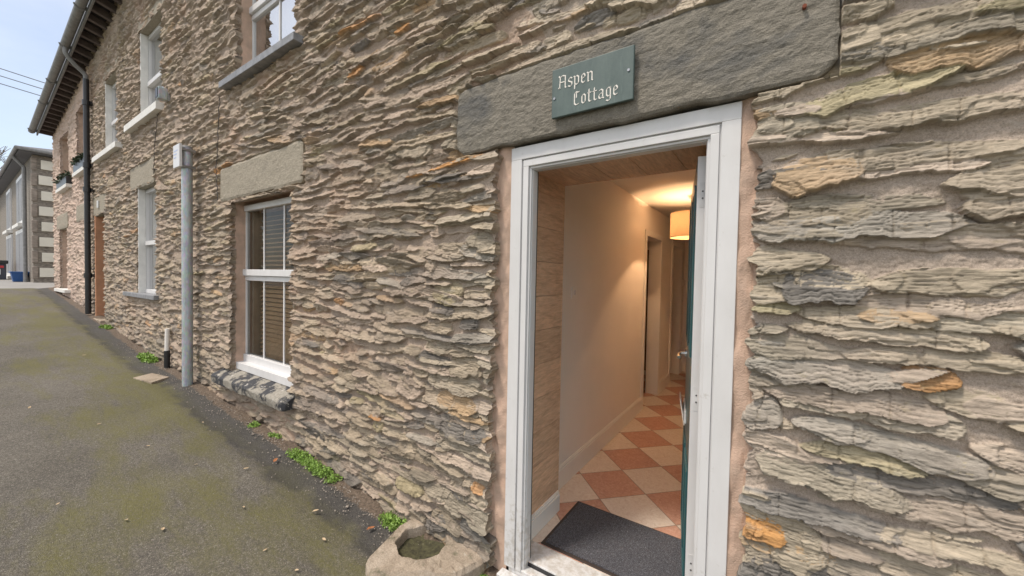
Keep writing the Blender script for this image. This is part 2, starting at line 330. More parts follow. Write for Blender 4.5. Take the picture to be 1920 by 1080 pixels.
# ------------------------------------------------------------------ mesh helpers
class MB:
    def __init__(s): s.v = []; s.f = []
    def add(s, vs, fs):
        o = len(s.v); s.v += [tuple(v) for v in vs]; s.f += [tuple(i+o for i in f) for f in fs]; return s
    def box(s, x0, x1, y0, y1, z0, z1, mtx=None):
        vs = [(x, y, z) for x in (x0, x1) for y in (y0, y1) for z in (z0, z1)]
        if mtx is not None: vs = [mtx @ Vector(v) for v in vs]
        return s.add(vs, [(0, 1, 3, 2), (4, 6, 7, 5), (0, 4, 5, 1), (2, 3, 7, 6), (0, 2, 6, 4), (1, 5, 7, 3)])
    def cyl(s, p0, p1, r, n=16, r1=None, cap=True):
        p0, p1 = Vector(p0), Vector(p1); d = (p1-p0).normalized(); a = d.orthogonal().normalized(); b = d.cross(a)
        r1 = r if r1 is None else r1; vs = []
        for p, q in ((p0, r), (p1, r1)):
            for i in range(n):
                t = 2*math.pi*i/n; vs.append(p+a*math.cos(t)*q+b*math.sin(t)*q)
        fs = [(i, (i+1) % n, n+(i+1) % n, n+i) for i in range(n)]
        if cap: fs += [tuple(range(n))[::-1], tuple(range(n, 2*n))]
        return s.add(vs, fs)
    def tube(s, pts, r, n=12):
        pts = [Vector(p) for p in pts]; vs = []; a = None
        for i, p in enumerate(pts):
            d = (pts[min(i+1, len(pts)-1)]-pts[max(i-1, 0)]).normalized()
            a = d.orthogonal().normalized() if a is None else (a-d*a.dot(d)).normalized(); b = d.cross(a)
            for k in range(n):
                t = 2*math.pi*k/n; vs.append(p+a*math.cos(t)*r+b*math.sin(t)*r)
        fs = [(i*n+k, i*n+(k+1) % n, (i+1)*n+(k+1) % n, (i+1)*n+k) for i in range(len(pts)-1) for k in range(n)]
        fs += [tuple(range(n))[::-1], tuple(range((len(pts)-1)*n, len(pts)*n))]
        return s.add(vs, fs)
    def build(s, name, m, parent=None, bevel=0, smooth=False, subdiv=0, label=None):
        me = bpy.data.meshes.new(name); me.from_pydata(s.v, [], s.f)
        bm = bmesh.new(); bm.from_mesh(me); bmesh.ops.recalc_face_normals(bm, faces=bm.faces); bm.to_mesh(me); bm.free()
        me.materials.append(m); o = bpy.data.objects.new(name, me); COL.objects.link(o)
        if parent: o.parent = parent
        if bevel:
            b = o.modifiers.new('bevel', 'BEVEL'); b.width = bevel; b.segments = 2; b.limit_method = 'ANGLE'
        if smooth:
            me.polygons.foreach_set('use_smooth', [True]*len(me.polygons)); me.set_sharp_from_angle(angle=R(40))
        if label: o['label'] = label
        return o
def box(name, m, parent, *a, bevel=.002, label=None): return MB().box(*a).build(name, m, parent, bevel, label=label)
def thing(name, label, cat, group=None, o=None):
    if o is None: o = bpy.data.objects.new(name, None); COL.objects.link(o)
    o['label'] = label; o['category'] = cat
    if group: o['group'] = group
    return o
def struct(o): o['kind'] = 'structure'; return o

# ------------------------------------------------------------------ numpy noise
_rs = np.random.RandomState(11); _T = _rs.rand(256, 256).astype(np.float32)
def vn(x, y, seed=0):
    x = x+seed*17.31; y = y+seed*9.77
    xi = np.floor(x).astype(int); yi = np.floor(y).astype(int); fx = x-xi; fy = y-yi
    fx = fx*fx*(3-2*fx); fy = fy*fy*(3-2*fy)
    a = _T[xi & 255, yi & 255]; b = _T[(xi+1) & 255, yi & 255]; c = _T[xi & 255, (yi+1) & 255]; d = _T[(xi+1) & 255, (yi+1) & 255]
    return (a*(1-fx)+b*fx)*(1-fy)+(c*(1-fx)+d*fx)*fy-.5
def ln(x, seed=0):      # angular one-dimensional noise: straight runs between random knees
    x = x+seed*13.7; xi = np.floor(x).astype(int); f = x-xi; k = int(seed*7) & 255
    return _T[xi & 255, k]*(1-f)+_T[(xi+1) & 255, k]*f-.5
def fbm(x, y, seed=0, oc=3):
    r = 0; a = 1
    for k in range(oc): r = r+a*vn(x*2**k, y*2**k, seed+k*3); a *= .55
    return r

# ------------------------------------------------------------------ the rubble stones (shared by the wall panels)
def gz(x):            # pavement height where it meets the wall
    return np.interp(x, [-17, -15.4, -13, -9.9, -6.9, -5.2, -4, -2.75, -2.1, -1.3, 0, 2.2], [1.01, .95, .77, .53, .28, .20, .11, .03, -.055, -.10, -.17, -.30])
PAL = [((.410, .348, .262), 38), ((.350, .306, .238), 24), ((.425, .352, .282), 20), ((.200, .184, .164), 6), ((.365, .318, .205), 4), ((.43, .31, .19), 3), ((.50, .265, .10), .7), ((.305, .278, .236), 7)]
MORT = np.array((.440, .362, .296))
def make_stones():
    rs = np.random.RandomState(5); st = []
    pc = np.array([p[1] for p in PAL], float); pc /= pc.sum()
    for reg in (0, 1):
        z = -.45
        while z < 6.0:
            rowh = rs.uniform(.030, .058) if reg == 0 else rs.uniform(.048, .080)
            x, xe = (-16.2+rs.uniform(0, .2), .16 if z > 2.1 else -1.0) if reg == 0 else ((.16 if z > 2.1 else -.10)-rs.uniform(0, .15), 1.8)
            while x < xe:
                L = rs.gamma(2.6, .078)+.05 if reg == 0 else rs.gamma(3.2, .095)+.07
                b = rowh*rs.uniform(.36, .68)
                if rs.rand() < .10: b *= 1.75
                if rs.rand() < (.93 if reg == 0 else .90):
                    ci = rs.choice(len(PAL), p=pc)
                    st.append((x+L/2, z+rs.uniform(-.5, .5)*rowh+.018*math.sin(x*2.1+z), L/2*1.06, b, R(rs.normal(-1.5, 5.0)), rs.uniform(.013, .044 if reg == 0 else .036),
                               rs.uniform(1.3, 9), rs.uniform(1.2, 8), rs.rand()*100, ci, rs.uniform(.80, 1.20), rs.rand()))
                if rs.rand() < .35:      # slivers packed into the joints
                    a = rs.uniform(.025, .08); st.append((x+rs.uniform(0, L), z+rs.uniform(.35, .65)*rowh, a, a*rs.uniform(.10, .22)+.003, R(rs.normal(-1, 9)), rs.uniform(.010, .034), rs.uniform(1.3, 3), rs.uniform(1.2, 3), rs.rand()*100, rs.choice(len(PAL), p=pc), rs.uniform(.8, 1.2), rs.rand()))
                x += L*rs.uniform(.86, 1.08)
            z += rowh*(.86 if reg == 0 else .92)
    # a few hand-placed stones seen in the photograph (x, z, half length, half height, tilt, palette)
    for x, z, a, b, t, ci in [(-1.42, .76, .15, .042, -4, 5), (-1.40, .62, .19, .055, 2, 3), (-.02, .60, .085, .042, -8, 6), (.10, 1.80, .12, .05, 3, 5), (.19, 1.63, .26, .045, 0, 7),
                              (.13, 1.44, .11, .055, 0, 3), (.24, 2.04, .20, .04, 8, 4), (.02, 1.98, .10, .06, 0, 1), (-1.26, .11, .12, .05, -6, 3), (-1.55, .05, .09, .055, 0, 3),
                              (.12, 1.18, .22, .055, -3, 7), (-.02, 1.0, .06, .055, -3, 7), (.16, .83, .20, .045, -6, 1), (.0, .42, .2, .06, -8, 3), (.3, 1.36, .09, .02, 0, 5),
                              (-2.38, 2.82, .09, .035, 4, 6), (-1.9, 2.95, .07, .03, 4, 6), (-1.5, 1.38, .12, .07, 0, 4), (-3.2, .93, .09, .05, 0, 5), (-1.45, .86, .2, .04, -3, 1)]:
        st.append((x, z, a, b, R(t), .036, 5, 3.4, abs(x*31) % 97, ci, 1.08, .5))
    return st
STONES = make_stones()
def wall_field(xs, zs, pinkness=0.0):
    X, Z = np.meshgrid(xs, zs, indexing='ij'); nx, nz = X.shape
    H = np.full((nx, nz), -1.0, np.float32); C = np.zeros((nx, nz, 3), np.float32)
    x0, x1, z0, z1 = xs[0], xs[-1], zs[0], zs[-1]
    fine = (xs[1]-xs[0]) < .009
    nfine = (fbm(X*30, Z*90, 2, 3)*.0032+fbm(X*120, Z*170, 5, 2)*.0016) if fine else 0
    nmed = fbm(X*9, Z*26, 7, 3)*.008
    for (cx, cz, a, b, t, P, p1, p2, sd, ci, br, rv) in STONES:
        if cx+a < x0 or cx-a > x1 or cz+b*1.6+a*.2 < z0 or cz-b*1.6-a*.2 > z1: continue
        i0, i1 = np.searchsorted(xs, [cx-a, cx+a]); hh = b*1.5+a*abs(math.sin(t))+.004
        j0, j1 = np.searchsorted(zs, [cz-hh, cz+hh])
        if i1-i0 < 1 or j1-j0 < 1: continue
        sl = (slice(i0, i1), slice(j0, j1)); x = X[sl]-cx; z = Z[sl]-cz
        du = x*math.cos(t)+z*math.sin(t); dv = -x*math.sin(t)+z*math.cos(t)
        u = np.clip(np.abs(du)/a, 0, 1)
        p = np.where(du < 0, p1, p2)
        ed = np.maximum(1-u**p, 0)
        nb = ln(du*17+sd, 1)+.38*ln(du*60+sd, 4)
        nt_ = ln(du*13+sd, 9)
        vb = -b*ed**.6*(1+.62*nb); vt = b*ed**.8*(1+.6*nt_)
        rel = (dv-vb)/np.maximum(vt-vb, 1e-4)
        ins = (rel > 0) & (rel < 1) & (ed > .02)
        rr = np.clip(rel, 0, 1)
        if rv > .86: rr = 1-rr
        nl = max(2., 2*b/.0135)
        s = rr*nl+2.2*vn(du*7+sd, dv*22, 5)+.8*vn(du*25, dv*40+sd, 6)
        fl = np.floor(s); fr = s-fl; gv = np.exp(-((fr-.80)/.10)**2); fr = np.clip((fr-.74)/.26, 0, 1)
        ter = (fl+fr)/nl
        rr2 = .35*rr+.65*ter
        h = P*(1.0-.70*rr2)*(.55+.45*np.minimum(1, ed*2.2))+.010+du/a*(rv-.5)*.012-gv*.006*(vn(du*8+sd, dv*30, 8) > -.18)+.007*(vn(du*11+sd, dv*26+sd, 15) > .06)-.006*(np.abs(ln(du*9+sd, 17)) < .012)
        up_ = ins & (h > H[sl])
        H[sl] = np.where(up_, h, H[sl])
        col = np.array(PAL[ci][0])*br
        C[sl] = np.where(up_[..., None], col, C[sl])
    H = np.where(H > -.5, H+nmed+nfine, H)
    mo = .0125+fbm(X*5, Z*9, 3, 3)*.014+fbm(X*30, Z*50, 12, 2)*.0045+(fbm(X*120, Z*120, 14, 2)*.0042 if fine else 0)
    # mortar slumps on the stones more thickly higher up and further along the street
    mo = mo+.003*np.clip((-X-1.5)/3, 0, 1)
    if pinkness: mo = mo+.012
    k = np.clip((H-mo)/.0028, 0, 1)
    out_ = np.maximum(np.maximum(H, mo), .001)
    smear = np.clip(.04+.26*np.clip((-X-1.2)/2.5, 0, 1)+.25*np.clip((Z-2.4)/1.2, 0, 1)+fbm(X*2.2, Z*4, 21, 3)*.9, 0, .85)
    mc = MORT*(1+.16*fbm(X*3, Z*3, 31, 3))[..., None]
    mc = mc*np.where((fbm(X*1.3, Z*1.7, 41, 2) > .25)[..., None], np.array((1.03, .95, .90)), 1.0)
    if pinkness:
        mc = mc*(1-pinkness)+np.array((.60, .45, .37))*pinkness; smear = np.clip(smear+.45, 0, .9)
    kk = (k*(1-smear))
    col = mc*(1-kk[..., None])+C*kk[..., None]
    if not pinkness:      # masonry colour turns darker and browner up the street from the doorway
        q = np.clip((-X-.9)/.8, 0, 1)[..., None]; col = col*(1-q)+col*np.array((.84, .80, .77))*q
    # green-black damp growth on the lowest courses
    dmp = np.clip(1-(Z-gz(X))/.45, 0, 1)*np.clip(.45+fbm(X*3, Z*5, 51, 3)*1.6, 0, 1)*.5
    col = col*(1-dmp[..., None])+np.array((.075, .075, .062))*dmp[..., None]
    return out_, col, kk

def wall_mesh(name, parent, panels, openings, clears, pink=0.0, jag=.045):
    """panels (x0,x1,z0,z1,dx,dz); openings: holes with a return into the wall; clears: where a lintel or sill lies"""
    V = []; F = []; CC = []; SS = []; base = 0
    for (x0, x1, z0, z1, dx, dz) in panels:
        xs = np.linspace(x0, x1, max(2, int(round((x1-x0)/dx))+1)); zs = np.linspace(z0, z1, max(2, int(round((z1-z0)/dz))+1))
        for (a, b, c, d) in openings:                     # snap the grid to the opening's edges
            for arr, vals in ((xs, (a, b)), (zs, (c, d))):
                for v in vals:
                    if arr[0] < v < arr[-1]:
                        i = np.argmin(np.abs(arr-v))
                        if 0 < i < len(arr)-1: arr[i] = v
        H, Cc, Kk = wall_field(xs, zs, pink)
        X, Z = np.meshgrid(xs, zs, indexing='ij'); nx, nz = X.shape
        for (a, b, c, d) in clears:
            m_ = (X > a) & (X < b) & (Z > c) & (Z < d); H[m_] = np.minimum(H[m_], .002)
        Xd = X.copy(); Zd = Z.copy()
        inner = np.zeros_like(X, bool)
        inner[1:-1, 1:-1] = True
        jx = (fbm(X*4+3, Z*30, 61, 3)*jag)*(H > .012)+H*.10
        for (a, b, c, d) in openings:
            zin = (Z > c-.03) & (Z < d+.03)
            wl = np.clip(1-np.abs(X-a)/.06, 0, 1)*zin; wr = np.clip(1-np.abs(X-b)/.06, 0, 1)*zin
            Xd += np.where(inner | True, wl*jx-wr*jx, 0)
        cx = (X[:-1, :-1]+X[1:, 1:])/2; cz = (Z[:-1, :-1]+Z[1:, 1:])/2
        keep = np.ones(cx.shape, bool)
        for (a, b, c, d) in openings: keep &= ~((cx > a) & (cx < b) & (cz > c) & (cz < d))
        idx = np.arange(nx*nz).reshape(nx, nz)+base
        q = np.stack([idx[:-1, :-1], idx[1:, :-1], idx[1:, 1:], idx[:-1, 1:]], -1)[keep]
        V.append(np.stack([Xd, -H, Zd], -1).reshape(-1, 3)); F.append(q); CC.append(Cc.reshape(-1, 3)); SS.append(Kk.reshape(-1)); base += nx*nz
        # returns round the holes
        for (a, b, c, d) in openings:
            for e, ax in ((a, 0), (b, 0), (c, 1), (d, 1)):
                arr = xs if ax == 0 else zs
                i = np.where(np.abs(arr-e) < 1e-9)[0]
                if len(i) == 0: continue
                i = i[0]
                if ax == 0: jj = np.where((zs >= c-1e-9) & (zs <= d+1e-9))[0]; ids = idx[i, jj]; px, pz, ph = Xd[i, jj], Zd[i, jj], H[i, jj]; cl_ = Cc[i, jj]; kl = Kk[i, jj]
                else: jj = np.where((xs >= a-1e-9) & (xs <= b+1e-9))[0]; ids = idx[jj, i]; px, pz, ph = Xd[jj, i], Zd[jj, i], H[jj, i]; cl_ = Cc[jj, i]; kl = Kk[jj, i]
                n = len(jj)
                if n < 2: continue
                V.append(np.stack([px, np.full(n, .012), pz], -1)); nid = np.arange(n)+base; base += n
                CC.append(cl_); SS.append(kl)
                F.append(np.stack([ids[:-1], ids[1:], nid[1:], nid[:-1]], -1))
    V = np.concatenate(V).astype(np.float32); F = np.concatenate(F).astype(np.int32); CC = np.concatenate(CC); SS = np.concatenate(SS)
    me = bpy.data.meshes.new(name); me.vertices.add(len(V)); me.vertices.foreach_set('co', V.ravel())
    me.loops.add(F.size); me.loops.foreach_set('vertex_index', F.ravel())
    me.polygons.add(len(F)); me.polygons.foreach_set('loop_start', np.arange(0, F.size, 4, dtype=np.int32)); me.polygons.foreach_set('loop_total', np.full(len(F), 4, np.int32))
    me.update(calc_edges=True)
    ca = me.attributes.new('Col', 'FLOAT_COLOR', 'POINT'); ca.data.foreach_set('color', np.concatenate([CC, np.ones((len(CC), 1))], 1).astype(np.float32).ravel())
    sa = me.attributes.new('stone', 'FLOAT', 'POINT'); sa.data.foreach_set('value', SS.astype(np.float32))
    me.materials.append(M['stone']); o = bpy.data.objects.new(name, me); COL.objects.link(o); o.parent = parent
    return o

def backing(parent, x0, x1, z0, z1, holes, y0=.010, y1=.50, m='pink', name='masonry_core'):
    """solid wall behind the facing, as boxes round the holes; it shows as the rendered reveals"""
    mb = MB(); xs = sorted(set([x0, x1]+[v for h in holes for v in h[:2]])); zs = sorted(set([z0, z1]+[v for h in holes for v in h[2:]]))
    ins = lambda x, z: any(h[0] < x < h[1] and h[2] < z < h[3] for h in holes)
    I = [[not ins((xs[i]+xs[i+1])/2, (zs[j]+zs[j+1])/2) for j in range(len(zs)-1)] for i in range(len(xs)-1)]
    for i in range(len(xs)-1):
        for j in range(len(zs)-1):
            if not I[i][j]: continue
            a, b, c, d = xs[i], xs[i+1], zs[j], zs[j+1]
            mb.add([(a, y0, c), (b, y0, c), (b, y0, d), (a, y0, d)], [(0, 1, 2, 3)]); mb.add([(a, y1, c), (b, y1, c), (b, y1, d), (a, y1, d)], [(3, 2, 1, 0)])
            for cond, q in ((i == 0 or not I[i-1][j], [(a, y0, c), (a, y0, d), (a, y1, d), (a, y1, c)]), (i == len(xs)-2 or not I[i+1][j], [(b, y0, c), (b, y1, c), (b, y1, d), (b, y0, d)]),
                            (j == 0 or not I[i][j-1], [(a, y0, c), (a, y1, c), (b, y1, c), (b, y0, c)]), (j == len(zs)-2 or not I[i][j+1], [(a, y0, d), (b, y0, d), (b, y1, d), (a, y1, d)])):
                if cond: mb.add(q, [(0, 1, 2, 3)])
    me = bpy.data.meshes.new(name); me.from_pydata(mb.v, [], mb.f); me.materials.append(M[m])
    o = bpy.data.objects.new(name, me); COL.objects.link(o); o.parent = parent; return o

def slab(name, m, parent, x0, x1, z0, z1, yf, yb, seed=0, amp=.004, edge=.008, d=.012, rc=.03, label=None):
    """hewn block: rough displaced face with softened, wandering edges (front face normal -Y)"""
    nx = max(4, int((x1-x0)/d)); nz = max(4, int((z1-z0)/d)); xs = np.linspace(0, 1, nx+1); zs = np.linspace(0, 1, nz+1)
    U, W = np.meshgrid(xs, zs, indexing='ij'); X = x0+U*(x1-x0); Z = z0+W*(z1-z0)
    bx = np.minimum(X-x0, x1-X); bz = np.minimum(Z-z0, z1-Z); e = np.minimum(bx, bz)
    # round the corners in outline
    qx = np.clip(rc-bx, 0, rc); qz = np.clip(rc-bz, 0, rc); k = (qx*qz)/(rc*rc)*rc*.42
    X = X+np.where(U < .5, k, -k); Z = Z+np.where(W < .5, k, -k)
    X = X+fbm(X*0+seed, Z*14, seed+1)*edge*2*(np.abs(U-.5)*2)**8*np.sign(.5-U); Z = Z+fbm(X*9, Z*0+seed, seed+2)*edge*2*(np.abs(W-.5)*2)**8
    Y = yf+fbm(X*28, Z*50, seed+3)*amp+fbm(X*4, Z*7, seed+4)*amp*1.3+np.clip(.012-e, 0, .012)*.6
    vs = np.stack([X, Y, Z], -1).reshape(-1, 3).tolist(); idx = np.arange((nx+1)*(nz+1)).reshape(nx+1, nz+1)
    fs = np.stack([idx[:-1, :-1], idx[1:, :-1], idx[1:, 1:], idx[:-1, 1:]], -1).reshape(-1, 4).tolist()
    ring = list(idx[:, 0])+list(idx[-1, 1:])+list(idx[-2::-1, -1])+list(idx[0, -2:0:-1]); n = len(ring); o = len(vs)
    vs += [[vs[i][0], yb, vs[i][2]] for i in ring]
    fs += [[ring[i], o+i, o+(i+1) % n, ring[(i+1) % n]] for i in range(n)]; fs.append([o+i for i in range(n)])
    mb = MB(); mb.add(vs, fs); return mb.build(name, m, parent, label=label)

def blockmesh(fn, nu, nv):      # closed sheet from fn(u,v)
    vs = [fn(i/nu, j/nv) for i in range(nu+1) for j in range(nv+1)]
    fs = [(i*(nv+1)+j, (i+1)*(nv+1)+j, (i+1)*(nv+1)+j+1, i*(nv+1)+j+1) for i in range(nu) for j in range(nv)]
    return vs, fs

# ================================================================== GROUND
def ground():
    xs = np.concatenate([np.linspace(-15.6, -8, 60), np.linspace(-7.9, -3, 120), np.linspace(-2.97, 2.2, 180)]); ys = np.concatenate([np.linspace(-9, -2, 40), np.linspace(-1.95, .06, 120)])
    X, Y = np.meshgrid(xs, ys, indexing='ij')
    Z = gz(X)+.02*fbm(X*.7, Y*.9, 71, 3)+.012*fbm(X*4, Y*5, 72, 2)*.5
    kb = np.clip((Y+.16)/.16, 0, 1); Z = Z+kb*(.022+.03*fbm(X*6, Y*6, 74, 3))-.015*np.clip(1-np.abs(Y+.28)/.12, 0, 1)
    Z = np.where((X > -1.30) & (Y > -.2), np.minimum(Z, -.07), Z)
    Z = Z+np.clip(-Y-2, 0, 8)*-.006
    vs = np.stack([X, Y, Z], -1).reshape(-1, 3).tolist(); nx, nz = X.shape; idx = np.arange(nx*nz).reshape(nx, nz)
    fs = np.stack([idx[:-1, :-1], idx[1:, :-1], idx[1:, 1:], idx[:-1, 1:]], -1).reshape(-1, 4).tolist()
    me = bpy.data.meshes.new('pavement'); me.from_pydata(vs, [], fs); me.materials.append(M['asphalt'])
    me.polygons.foreach_set('use_smooth', [True]*len(fs))
    o = bpy.data.objects.new('pavement', me); COL.objects.link(o); struct(o)
    mb = MB(); mb.add([(-15.6, -9, .90), (-15.6, .4, .945), (-17, -9, .97), (-17, .4, 1.0), (-60, -14, 1.0), (-60, 3, 1.0)], [(0, 1, 3, 2), (2, 3, 5, 4)]); struct(mb.build('road', M['road']))
    mb = MB(); mb.add([(2.2, -9, -.36), (9, -9, -.8), (9, .0, -.8), (2.2, .06, -.31)], [(0, 1, 2, 3)]); struct(mb.build('pavement', M['asphalt']))
    mb = MB(); n = 60; v = []; f = []      # one terrain sheet to the horizon, just under the paved sheets
    for i in range(n+1):
        for j in range(n+1):
            x = -400+800*(i/n); y = -400+800*(j/n)
            z = float(gz(np.array(float(max(x, -17)))))-.12 if x < 3 else -.6
            if x < -16: z = .93
            if x > 3: z = -.95
            v.append((x, y, z-(.25 if -30 < x < 10 else 0)))
    for i in range(n):
        for j in range(n):
            a = i*(n+1)+j; f.append((a, a+n+1, a+n+2, a+1))
    mb.add(v, f); struct(mb.build('ground', M['field']))
ground()

# ================================================================== WINDOWS
def room(parent, x0, x1, z0, z1, y=.5, name='room_lining'):
    mb = MB(); y2 = y+1.6; a, b, c, d = x0-.3, x1+.3, z0-.4, z1+.2
    mb.add([(a, y, c), (b, y, c), (b, y, d), (a, y, d), (a, y2, c), (b, y2, c), (b, y2, d), (a, y2, d)], [(4, 5, 6, 7), (0, 4, 7, 3), (1, 2, 6, 5), (0, 1, 5, 4), (3, 7, 6, 2)])
    me = bpy.data.meshes.new(name); me.from_pydata(mb.v, [], mb.f); me.materials.append(M['cream']); o = bpy.data.objects.new(name, me); COL.objects.link(o); o.parent = parent
    return o
def sash_window(parent, x0, x1, z0, z1, y, bars=2, blind=True, t=.055, blue=False):
    """frame mesh > panes, glazing bars, blind; two lights with a heavier meeting rail, lower light set a little back"""
    zm = z0+(z1-z0)*.555; mb = MB()
    mb.box(x0, x0+t, y, y+.07, z0, z1).box(x1-t, x1, y, y+.07, z0, z1).box(x0+t, x1-t, y, y+.07, z1-t, z1).box(x0+t, x1-t, y-.004, y+.07, z0, z0+t*1.3)
    mb.box(x0+t*.6, x1-t*.6, y-.012, y+.06, zm-.004, zm+.058)       # upper sash bottom rail, proud
    mb.box(x0+t, x1-t, y+.010, y+.06, zm-.052, zm-.006)            # lower sash top rail
    for (a, b) in ((z0+t*1.3, zm-.052), (zm+.058, z1-t)):                     # sash stiles
        mb.box(x0+t, x0+t+.018, y+.014, y+.055, a, b).box(x1-t-.018, x1-t, y+.014, y+.055, a, b)
    fr = mb.build('window', M['white'], parent, bevel=.004)
    for a, b in ((z0+t*1.3, zm-.052), (zm+.058, z1-t)):
        p = MB(); p.add([(x0+t, y+.030, a), (x1-t, y+.030, a), (x1-t, y+.030, b), (x0+t, y+.030, b)], [(0, 1, 2, 3)])
        p.add([(x0+t, y+.050, a), (x1-t, y+.050, a), (x1-t, y+.050, b), (x0+t, y+.050, b)], [(0, 1, 2, 3)]); p.build('pane', M['glass' if z0 < 3 else 'glass2'], fr)
        for i in range(bars):
            xc = x0+t+(x1-x0-2*t)*(i+1)/(bars+1)
            box('glazing_bar', M['white'], fr, xc-.010, xc+.010, y+.022, y+.0295, a, b, bevel=0)
    if blind:
        mb = MB(); z = z0+.05; i = 0
        while z < z1-.06:
            k = R(42 if z < zm else 22)+.04*math.sin(i*2.3)
            mtx = Matrix.Translation((0, y+.15, z)) @ Matrix.Rotation(k, 4, 'X')
            mb.box(x0+.10, x1-.02, -.022, .022, -.0015, .0015, mtx); z += .044; i += 1
        mb.box(x0+.10, x1-.02, y+.125, y+.175, z1-.05, z1-.005)
        mb.build('blind', M['beige'], fr)
        for xc in (x0+.22, (x0+x1)/2, x1-.22):
            MB().cyl((xc, y+.12, z0+.03), (xc, y+.12, z1-.03), .0022, 6).build('blind_cord', M['curtain'], fr)
    return fr
def small_window(parent, x0, x1, z0, z1, y, t=.05, split=None, deep=True):
    mb = MB(); zm = split if split else (z0+z1)/2
    mb.box(x0, x0+t, y, y+.07, z0, z1).box(x1-t, x1, y, y+.07, z0, z1).box(x0+t, x1-t, y, y+.07, z1-t, z1).box(x0+t, x1-t, y-.01, y+.07, z0, z0+t)
    mb.box(x0+t, x1-t, y-.015, y+.055, zm-.03, zm+.03)
    fr = mb.build('window', M['white'], parent, bevel=.003)
    for a, b in ((z0+t, zm-.03), (zm+.03, z1-t)):
        MB().add([(x0+t, y+.035, a), (x1-t, y+.035, a), (x1-t, y+.035, b), (x0+t, y+.035, b)], [(0, 1, 2, 3)]).build('pane', M['glass' if z0 < 3 else 'glass2'], fr)
    return fr

# ================================================================== THE COTTAGE WITH THE OPEN DOOR
cot = thing('stone_cottage', 'slate rubble cottage front with the open doorway and the name plaque over it', 'house', 'terraced stone cottages')
DOOR = (-1.19, -.06, -.30, 2.12); WIN = (-4.41, -3.235, .47, 2.13); UPW = (-4.27, -3.20, 3.27, 4.5)
holes = [DOOR, WIN, UPW]
clears = [(-1.453, .150, 2.10, 2.463), (-4.68, -3.05, 2.157, 2.503), (-4.47, -3.07, 3.235, 3.28), (-4.62, -3.17, .36, .43)]
wall_mesh('wall', cot, [(-1.7, .75, -.42, 2.95, .0036, .0033), (.75, 1.9, -.42, 2.95, .012, .010), (-3.7, -1.7, -.25, 3.75, .0065, .0052), (-5.9, -3.7, -.10, 4.9, .011, .0075),
                       (-1.7, 1.9, 2.95, 4.2, .014, .012), (-3.7, -1.7, 3.75, 4.9, .02, .015), (-1.7, 1.9, 4.2, 5.9, .04, .03), (-5.9, -1.7, 4.9, 5.95, .025, .018)], holes, clears)
backing(cot, -5.9, 1.9, -.5, 5.9, [(-1.19, -.06, -.30, 2.12), (-4.41, -3.215, .42, 2.16), (-4.27, -3.18, 3.24, 4.52)], y0=.010)
# pink rendered strips either side of the frame
def strip(name, x0, x1, z0, z1, y, seed):
    vs, fs = blockmesh(lambda u, v: (x0+(x1-x0)*u, y+.012*float(fbm(np.array(u*2.+seed), np.array(v*22.), seed))+.006*math.sin(u*math.pi)*-1, z0+(z1-z0)*v), 8, 180)
    mb = MB(); mb.add(vs, fs); o = mb.build(name, M['pink'], cot); return o
strip('reveal_render', -1.215, -1.10, -.16, 2.12, .016, 3); strip('reveal_render', -.125, -.035, -.16, 2.12, .016, 8)
slab('lintel', M['lintel'], cot, -1.445, .142, 2.108, 2.455, -.034, .05, 3, .0045, .006, .010, .05)
slab('lintel', M['lintel2'], cot, -4.67, -3.06, 2.165, 2.495, -.034, .05, 5, .003, .008, .02, .03, label='buff sandstone lintel over the ground floor window')
box('lintel', M['lintel2'], cot, -4.4, -3.05, -.03, .09, 4.49, 4.80)
# rusty fixing stub in the lintel
MB().cyl((.055, -.030, 2.34), (.055, -.050, 2.337), .006, 8).build('fixing_stub', simple('rust', (.22, .06, .03), .8), cot)

# door frame -----------------------------------------------------------------
fr = MB()
def ring(mb, x0, x1, ztop, wd, yf, yb, zb=-.03):
    mb.box(x0, x0+wd, yf, yb, zb, ztop-wd); mb.box(x1-wd, x1, yf, yb, zb, ztop-wd); mb.box(x0, x1, yf, yb, ztop-wd, ztop)
ring(fr, -1.108, -.112, 2.098, .062, .004, .075)
ring(fr, -1.046, -.174, 2.036, .007, .014, .075)
ring(fr, -1.039, -.181, 2.029, .030, .008, .075)
ring(fr, -1.009, -.211, 1.999, .011, .020, .075)
ring(fr, -.998, -.222, 1.988, .004, .030, .075, .0)
frame = fr.build('door_frame', M['frame'], cot, bevel=.003)
MB().box(-1.060, -.996, .0755, .085, .0, 1.99).build('weather_seal', M['black'], frame)
th = MB().box(-1.085, -.10, .062, .205, -.03, .004).box(-1.085, -.10, .012, .060, -.06, -.022).box(-1.12, -.09, -.045, .010, -.10, -.052)
th.build('threshold', M['frame'], cot, bevel=.004)
MB().box(-1.07, -.12, .0605, .0618, -.05, -.004).build('threshold_gap', M['black'], cot)
box('step_render', M['pink'], cot, -1.20, -.05, -.03, .06, -.34, -.11, bevel=.01)
